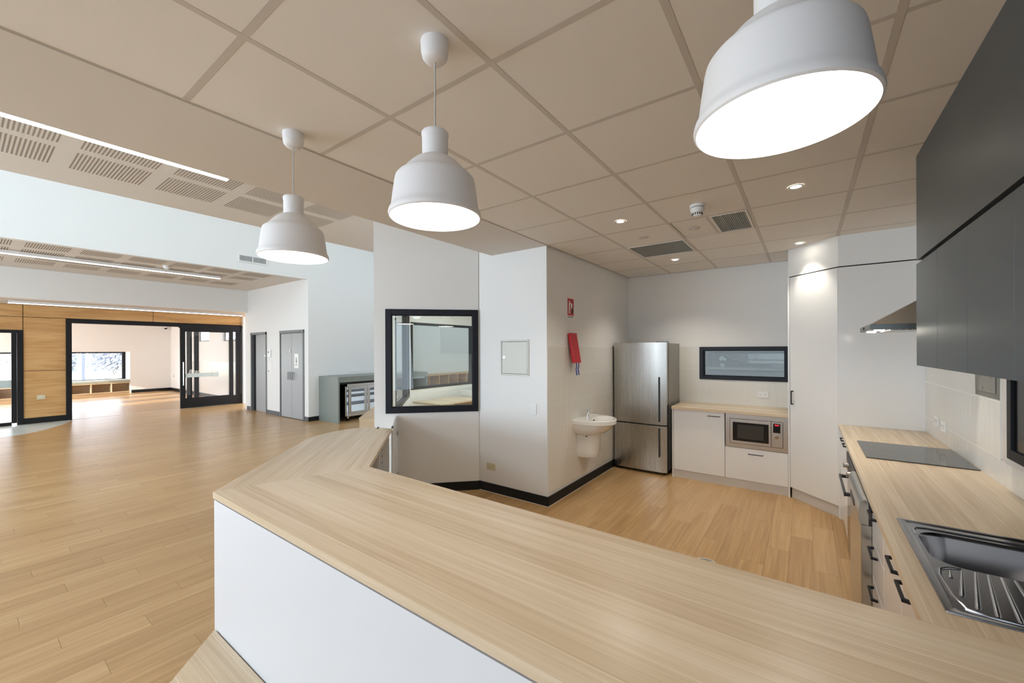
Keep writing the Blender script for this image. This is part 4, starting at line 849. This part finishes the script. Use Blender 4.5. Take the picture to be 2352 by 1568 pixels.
# top deck with oval bowl
part('basin_body', mb, M['ceramic'], bs, True)
pb = bmesh.new(); o_ = bl(0.262, 0.400, hbz); i_ = [(0.245+0.125*math.cos(2*PI*k/36), 0.195*math.sin(2*PI*k/36), hbz) for k in range(36)]
vo = [pb.verts.new(p) for p in o_]; vi = [pb.verts.new(p) for p in i_]
bmesh.ops.triangle_fill(pb, edges=[pb.edges.new((vo[i], vo[(i+1) % len(vo)])) for i in range(len(vo))]+[pb.edges.new((vi[i], vi[(i+1) % 36])) for i in range(36)], use_beauty=True)
mbp = MB(); mbp.bm.free(); mbp.bm = pb; part('deck', mbp, M['ceramic'], bs)
def ov_(s_, z): return [(0.245+0.125*s_*math.cos(2*PI*k/36), 0.195*s_*math.sin(2*PI*k/36), z) for k in range(36)]
part('bowl', MB().loft([ov_(1, hbz), ov_(0.97, hbz-0.008), ov_(0.9, hbz-0.05), ov_(0.7, hbz-0.10), ov_(0.3, hbz-0.12)], False, True), M['ceramic'], bs, True)
part('overflow', MB().cyl((0.141, 0.0, hbz-0.03), 0.010, 0.008, 16, axis='X'), M['black'], bs)
part('shroud', MB().loft([bl(0.11, 0.15, 0.355), bl(0.135, 0.185, 0.37), bl(0.15, 0.205, 0.42), bl(0.155, 0.215, 0.64)], True, True), M['ceramic'], bs, True)
part('shroud_hole', MB().cyl((0.12, -0.158, 0.625), 0.008, 0.01, 12, axis='Y'), M['black'], bs)
tb = thing('basin_tap', 'chrome lever tap on the hand basin', 'tap', (-2.105, 4.42, hbz))
part('tap_body', MB().loft([[(0.022*math.cos(a)+dx, 0.022*math.sin(a), z) for a in [2*PI*k/16 for k in range(16)]] for z, dx in ((0, 0), (0.03, 0.0), (0.06, 0.012), (0.07, 0.02))]), M['chrome'], tb, True)
part('spout', MB().tube([(0.01, 0, 0.035), (0.06, 0, 0.048), (0.105, 0, 0.046), (0.115, 0, 0.035)], 0.010, 12), M['chrome'], tb, True)
part('lever', MB().box(-0.005, -0.014, 0.072, 0.055, 0.014, 0.092, .006), M['chrome'], tb, rot=(0, math.radians(-12), 0))

# ---- access panel, switches, power points
ap = thing('access_panel', 'square metal access panel with a round lock', 'access panel', (-2.772, 3.60, 1.343))
part('panel_frame', frame(0, 0, 0.382, 0.390, 0.018, -0.010, 0.0), M['access'], ap); part('panel_door', MB().box(0.021, -0.007, 0.021, 0.361, -0.002, 0.369, .002), M['access'], ap)
part('panel_gap', MB().box(0.017, -0.0025, 0.017, 0.365, -0.0005, 0.373), M['black'], ap)
part('lock', MB().cyl((0.055, -0.009, 0.200), 0.013, 0.006, 24, axis='Y'), M['chrome'], ap, True)
part('lock_slot', MB().cyl((0.055, -0.0125, 0.200), 0.006, 0.001, 16, axis='Y'), M['black'], ap)
def plate(label, loc, rz, w_, h_, m, cat='power point', sockets=2, name='power_point'):
    o = thing(name, label, cat, loc, rz); part('plate', MB().box(-w_/2, -0.009, -h_/2, w_/2, 0, h_/2, .003), M[m], o)
    if name == 'power_point':
        for k in range(sockets):
            cx = (k-(sockets-1)/2)*w_*0.5
            s = part('socket', MB().box(cx-0.018, -0.0105, -0.026, cx+0.018, -0.009, 0.020, .001, 1), M[m], o)
            part('pin_slot', MB().box(cx-0.011, -0.0112, 0.0, cx-0.008, -0.0104, 0.012).box(cx+0.008, -0.0112, 0.0, cx+0.011, -0.0104, 0.012).box(cx-0.0015, -0.0112, -0.018, cx+0.0015, -0.0104, -0.006), M['frameg'], s)
    return o
o = plate('white light switch with two rockers on the wall near the basin corner', (-2.337, 3.60, 0.997), 0, 0.078, 0.118, 'whitep', 'light switch', name='light_switch')
for z in (0.02, -0.02): part('rocker', MB().box(-0.011, -0.0125, z-0.012, 0.011, -0.009, z+0.012, .002), M['whitep'], o)
plate('cream power point low on the white wall', (-2.918, 3.60, 0.291), 0, 0.125, 0.078, 'cream')
plate('white double power point above the microwave bench', (-0.437, 5.976, 1.047), 0, 0.118, 0.075, 'whitep')
plate('white power point above the fridge', (-1.62, 5.984, 1.755), 0, 0.118, 0.075, 'whitep')
plate('white power point on the tiles, further from the sink', (0.842, 4.57, 1.045), -PI/2, 0.115, 0.072, 'whitep')
plate('white power point on the tiles, nearer to the sink', (0.842, 4.37, 1.035), -PI/2, 0.115, 0.078, 'whitep')
es = thing('electrical_enclosure', 'grey metal enclosure on the wall under the cupboards', 'box', (0.850, 3.665, 1.345), -PI/2)
part('enclosure_box', MB().box(0.0, -0.012, 0.0, 0.372, 0, 0.33, .002), mat('enclosure_grey', (0.19, 0.185, 0.165, 1), 0.5), es)
part('enclosure_door', MB().box(0.022, -0.018, 0.030, 0.340, -0.012, 0.31, .002), mat('enclosure_door_grey', (0.23, 0.225, 0.205, 1), 0.5), es)
part('latch', MB().box(0.15, -0.020, 0.040, 0.156, -0.018, 0.058).box(0.10, -0.020, 0.112, 0.125, -0.018, 0.118).box(0.26, -0.020, 0.112, 0.285, -0.018, 0.118), M['frameg'], es)

# ---- fire blanket and sign
sg = thing('fire_blanket_sign', 'red fire blanket sign high on the basin wall', 'sign', (-2.169, 4.122, 2.012), PI/2)
part('sign_plate', MB().box(-0.075, -0.002, -0.035, 0.078, 0, 0.195), M['signwhite'], sg); part('red_field', MB().box(-0.072, -0.003, 0.0, 0.075, -0.002, 0.192), M['red'], sg)
fg = MB(); fg.cyl((-0.028, -0.0036, 0.155), 0.012, 0.001, 16, axis='Y')
def flat(mbx, pts, y=-0.0038):
    v = [mbx.bm.verts.new((x, y, z)) for x, z in pts]; mbx.bm.faces.new(v)
flat(fg, [(-0.046, 0.138), (-0.022, 0.142), (-0.016, 0.118), (-0.020, 0.078), (-0.044, 0.080)]); flat(fg, [(-0.044, 0.082), (-0.052, 0.018), (-0.040, 0.018), (-0.030, 0.082)]); flat(fg, [(-0.034, 0.082), (-0.020, 0.020), (-0.008, 0.022), (-0.020, 0.082)])
flat(fg, [(-0.022, 0.140), (0.002, 0.145), (0.002, 0.135), (-0.018, 0.122)]); flat(fg, [(0.0, 0.150), (0.045, 0.128), (0.036, 0.100), (0.004, 0.062)])
part('figure', fg, M['signwhite'], sg); part('bin_symbol', MB().box(0.020, -0.0042, 0.025, 0.062, -0.003, 0.082), M['signblack'], sg)
text('lettering', 'FIRE BLANKET', 0.020, M['signblack'], sg, (0.0, -0.0028, -0.018), (PI/2, 0, 0))
fb = thing('fire_blanket', 'red fire blanket pouch with two blue pull straps', 'fire blanket', (-2.163, 4.125, 1.80), PI/2)
L = []
for t in range(9):
    u = t/8; z = -0.325*u; yo = -0.014-0.055*u; L.append([(-0.080+0.008*u, yo-0.018, z), (0.078-0.0*u, yo-0.018, z), (0.082, yo, z), (0.078, yo+0.016, z), (-0.080, yo+0.016, z), (-0.084, yo, z)])
part('pouch', MB().loft(L), M['red'], fb, True)
part('hanger_tab', MB().box(-0.082, -0.034, -0.004, 0.082, -0.012, 0.012, .003), M['red'], fb)
pr = MB()
for k in range(11): pr.box(-0.045+0.006*(k % 3), -0.0345-0.0068*k*0.57-0.0022, -0.05-0.022*k-0.008, 0.045-0.010*(k % 2), -0.0335-0.0068*k*0.57, -0.05-0.022*k)
part('printed_label', pr, mat('pouch_print', (0.62, 0.25, 0.22, 1), 0.5), fb)
for x in (-0.022, 0.030): part('pull_strap', MB().tube([(x, -0.075, -0.315), (x+0.006, -0.078, -0.36), (x-0.006, -0.075, -0.40), (x+0.012, -0.073, -0.44), (x+0.018, -0.073, -0.465)], 0.006, 8), M['blue'], fb, True)

# ---- pendants
def pendant(label, loc, lift=0.0):
    t = thing('pendant_light', label, 'light', loc, 0, 'pendant lamps over the island')
    part('ceiling_rose', MB().lathe([(0, 0), (0.0475, 0), (0.0485, -0.005), (0.0465, -0.040), (0.043, -0.056), (0.034, -0.067), (0.018, -0.071), (0, -0.072)], seg=48), M['pend'], t, True)
    part('cord', MB().tube([(0, 0, -0.07), (0.0015, 0, -0.16), (-0.001, 0, -0.24), (0.001, 0, -0.325+lift)], 0.0028, 8), M['cord'], t, True)
    pf = [(0, 0.992), (0.020, 0.992), (0.028, 1.0), (0.043, 1.0), (0.0465, 0.985), (0.0468, 0.955), (0.0446, 0.93), (0.0443, 0.70), (0.053, 0.683), (0.070, 0.648), (0.087, 0.597), (0.103, 0.537), (0.115, 0.487), (0.1225, 0.468), (0.129, 0.452), (0.1345, 0.428), (0.1372, 0.39), (0.143, 0.25), (0.1485, 0.10), (0.151, 0.062), (0.1562, 0.036), (0.159, 0.0), (0.1577, -0.022), (0.1535, -0.034), (0.1512, -0.022), (0.1495, 0.03), (0.142, 0.22), (0.133, 0.40), (0.06, 0.64), (0, 0.68)]
    part('lamp_shade', MB().lathe([(r, -0.604+0.289*f) for r, f in pf], seg=72), M['pend'], t, True, loc=(0, 0, lift))
    part('lamp_diffuser', MB().lathe([(0, -0.6105), (0.1512, -0.6105), (0.1508, -0.606), (0, -0.606)], seg=64), M['lamp'], t, loc=(0, 0, lift))
    return t
for lb, x in (('white bell pendant lamp furthest left over the counter', -2.044), ('white bell pendant lamp in the middle of the row', -1.041)): pendant(lb, (x, 0.983, CZ))
pendant('large near white bell pendant lamp at the upper right', (-0.0407, 0.977, CZ), -0.003)
# ---- downlights, detectors, grilles
spots = [(-1.254, 3.281, 'downlight left of the smoke detector'), (-0.049, 3.273, 'downlight right of the smoke detector, nearest the big pendant'), (-1.265, 5.089, 'downlight behind the long ceiling grille'), (-0.048, 5.057, 'downlight close to the pantry, lighting its top')]
for x, y, lb in spots:
    t = thing('downlight', lb, 'light', (x, y, CZ+0.0004), 0, 'recessed kitchen downlights')
    part('trim_ring', MB().lathe([(0.030, -0.001), (0.030, -0.004), (0.043, -0.005), (0.046, -0.001)], seg=32), M['ventwhite'], t, True)
    part('lens', MB().lathe([(0, -0.0035), (0.030, -0.0035), (0.030, -0.001)], seg=32), M['dl'], t)
    l = bpy.data.lights.new('downlight_beam', 'SPOT'); l.energy = 34 if y < 5.0 or x < -1 else 22; l.spot_size = math.radians(118 if x < -1 or y < 5 else 84); l.spot_blend = 0.7; l.shadow_soft_size = 0.03; l.color = (1.0, 0.93, 0.82)
    lo = bpy.data.objects.new('downlight_beam', l); COL.objects.link(lo); lo.location = (x, y, CZ-0.006)
for y in (3.60, 4.0):
    l = bpy.data.lights.new('hood_beam', 'SPOT'); l.energy = 2.5; l.spot_size = math.radians(100); l.spot_blend = 0.5; l.shadow_soft_size = 0.02; l.color = (1.0, 0.92, 0.82)
    lo = bpy.data.objects.new('hood_beam', l); COL.objects.link(lo); lo.location = (0.395, y, 1.738)
t = thing('smoke_detector', 'white smoke detector on the kitchen ceiling', 'smoke detector', (-0.652, 3.262, CZ+.0003))
part('base', MB().lathe([(0, 0), (0.052, 0), (0.052, -0.014), (0.047, -0.018)], seg=36), M['whitep'], t, True); part('dark_gap', MB().lathe([(0.040, -0.016), (0.040, -0.022)], seg=36), M['black'], t)
part('head', MB().lathe([(0.047, -0.021), (0.050, -0.024), (0.048, -0.045), (0.038, -0.056), (0.030, -0.075), (0.020, -0.082), (0, -0.083)], seg=36), M['whitep'], t, True)
vs = MB()
for k in range(14): a = 2*PI*k/14; vs.cyl((0.0345*math.cos(a), 0.0345*math.sin(a), -0.066), 0.0035, 0.014, 6)
part('sensor_slots', vs, M['signblack'], t)
for x, y, lb in ((-0.80, 3.865, 'beige ceiling disc beside the square grille'), (-1.257, 3.889, 'faint beige ceiling disc before the long grille')):
    t = thing('ceiling_disc', lb, 'ceiling disc', (x, y, CZ+.0003)); part('disc', MB().lathe([(0, -0.006), (0.02, -0.006), (0.045, -0.004), (0.048, 0)], seg=32), M['tbar'], t, True); part('centre', MB().lathe([(0, -0.012), (0.006, -0.010), (0.008, -0.005)], seg=16), M['whitep'], t, True)
def grille(label, x0, x1, y0, y1, n):
    t = thing('ceiling_grille', label, 'vent', (x0, y0, CZ)); w_, h_ = x1-x0, y1-y0
    part('grille_frame', MB().box(0, 0, -0.004, 0.018, h_, 0.012).box(w_-0.018, 0, -0.004, w_, h_, 0.012).box(0.018, 0, -0.004, w_-0.018, 0.018, 0.012).box(0.018, h_-0.018, -0.004, w_-0.018, h_, 0.012), M['tile_c'], t)
    part('grille_back', MB().box(0.015, 0.015, 0.010, w_-0.015, h_-0.015, 0.014), M['gap'], t)
    p = (w_-0.036)/n
    sm = MB().box(0, 0.018, -0.001, p*0.66, h_-0.018, 0.009).mesh('grille_slat', False, M['grille'])
    for k in range(n): link('grille_slat', sm, t, (0.018+p*k, 0, 0))
grille('long grey egg crate return grille in the kitchen ceiling', GX+GP+0.014, GX+2*GP-0.014, GY+6*GP+0.014, GY+7*GP-0.014, 44)
grille('square grey slatted grille beside the smoke detector', -0.635, GX+3*GP-0.014, GY+5*GP+0.014, GY+6*GP-0.014, 18)
part('ceiling_tile', MB().box(GX+2*GP+0.016, GY+5*GP+0.016, 2.704, -0.66, GY+6*GP-0.016, 2.716, .002), M['tile_c'], ceil); part('ceiling_bar', MB().box(-0.66, GY+5*GP, 2.699, -0.636, GY+6*GP, 2.7165), M['tbar'], ceil)

# ---- room behind the kitchen slot window
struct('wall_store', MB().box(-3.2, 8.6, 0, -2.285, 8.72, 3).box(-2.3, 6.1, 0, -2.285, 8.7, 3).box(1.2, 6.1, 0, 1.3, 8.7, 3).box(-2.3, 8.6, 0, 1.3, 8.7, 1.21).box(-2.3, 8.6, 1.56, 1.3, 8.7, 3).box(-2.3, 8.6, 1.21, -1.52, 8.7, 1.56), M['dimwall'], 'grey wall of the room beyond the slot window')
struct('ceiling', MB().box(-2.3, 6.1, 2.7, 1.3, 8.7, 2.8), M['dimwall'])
o = struct('window_8', None, None, 'black framed far window beyond the slot window', (0, 8.6, 0)); part('window_frame', frame(-1.52, 1.20, 1.3, 1.57, 0.035, -0.02, 0.08), M['black'], o); part('window_pane', MB().box(-1.48, 0.03, 1.235, 1.27, 0.035, 1.535), M['glass'], o)
o = thing('sloping_half_wall', 'grey sloping half wall with a timber cap beyond the slot window', 'half wall', (-1.47, 8.9, 0))
part('wall_body', MB().hull([(0, 0, 0), (0.50, 0, 0), (0.95, 0, 0), (0, 0, 1.57), (0.50, 0, 1.335), (0.95, 0, 1.335), (0, .1, 0), (0.50, .1, 0), (0.95, .1, 0), (0, .1, 1.57), (0.50, .1, 1.335), (0.95, .1, 1.335)], [(0, 1, 4, 3), (1, 2, 5, 4), (6, 7, 10, 9), (7, 8, 11, 10), (3, 4, 10, 9), (4, 5, 11, 10), (0, 3, 9, 6), (2, 5, 11, 8)]), M['dimwall'], o)
part('timber_cap', MB().tube([(0, 0.04, 1.58), (0.50, 0.04, 1.345), (0.95, 0.04, 1.345)], 0.018, 4), M['oakv'], o)
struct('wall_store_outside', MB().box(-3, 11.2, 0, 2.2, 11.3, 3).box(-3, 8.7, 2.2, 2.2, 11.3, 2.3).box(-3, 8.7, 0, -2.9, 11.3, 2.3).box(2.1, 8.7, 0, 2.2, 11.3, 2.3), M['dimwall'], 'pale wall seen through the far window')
area('store_daylight', (0.2, 10.0, 2.15), (0, 0.2, -1), 2.5, 1.5, 3.0, COOL)
area('store_room_light', (-0.5, 7.3, 2.65), (0, 0, -1), 1.2, 1.2, 2.0, COOL)
sh = thing('sill_shelf', 'narrow shelf behind the slot window', 'shelf', (-1.3, 6.11, 0)); part('shelf_board', MB().box(0, 0, 1.345, 1.3, 0.36, 1.37), M['dimwall'], sh); part('bracket', MB().box(0.1, 0, 1.25, 0.12, 0.3, 1.345).box(1.15, 0, 1.25, 1.17, 0.3, 1.345), M['dimwall'], sh)
oc = thing('potted_orchid', 'white orchid in a white pot behind the slot window', 'plant', (-0.941, 6.30, 1.37))
part('pot', MB().lathe([(0, 0), (0.024, 0), (0.034, 0.048), (0.031, 0.048), (0.022, 0.006), (0, 0.006)], seg=24), M['whitep'], oc, True)
part('stem', MB().tube([(0, 0, 0.02), (0.006, 0, 0.07), (0.0, 0, 0.11), (-0.012, 0, 0.14)], 0.002, 6), M['leaf'], oc)
for a in (0.3, 2.4, 4.4):
    part('leaf', MB().hull([(0, 0, 0.045), (0.03*math.cos(a)-0.006, 0.03*math.sin(a), 0.07), (0.055*math.cos(a), 0.055*math.sin(a), 0.058), (0.03*math.cos(a)+0.006, 0.03*math.sin(a)+0.01, 0.064)], [(0, 1, 2, 3)]), M['leaf'], oc)
for fx, fz in ((-0.026, 0.118), (-0.008, 0.138), (0.008, 0.122), (0.028, 0.108), (-0.014, 0.104)):
    m_ = MB()
    for k in range(5):
        a = 2*PI*k/5+0.3; m_.lathe([(0, 0.0008), (0.011, 0.0), (0, -0.0008)], (fx+0.010*math.cos(a), fz+0.010*math.sin(a), 0), 10, 1, 0.8)
    part('flower', m_, M['petal'], oc, rot=(PI/2, 0, 0))
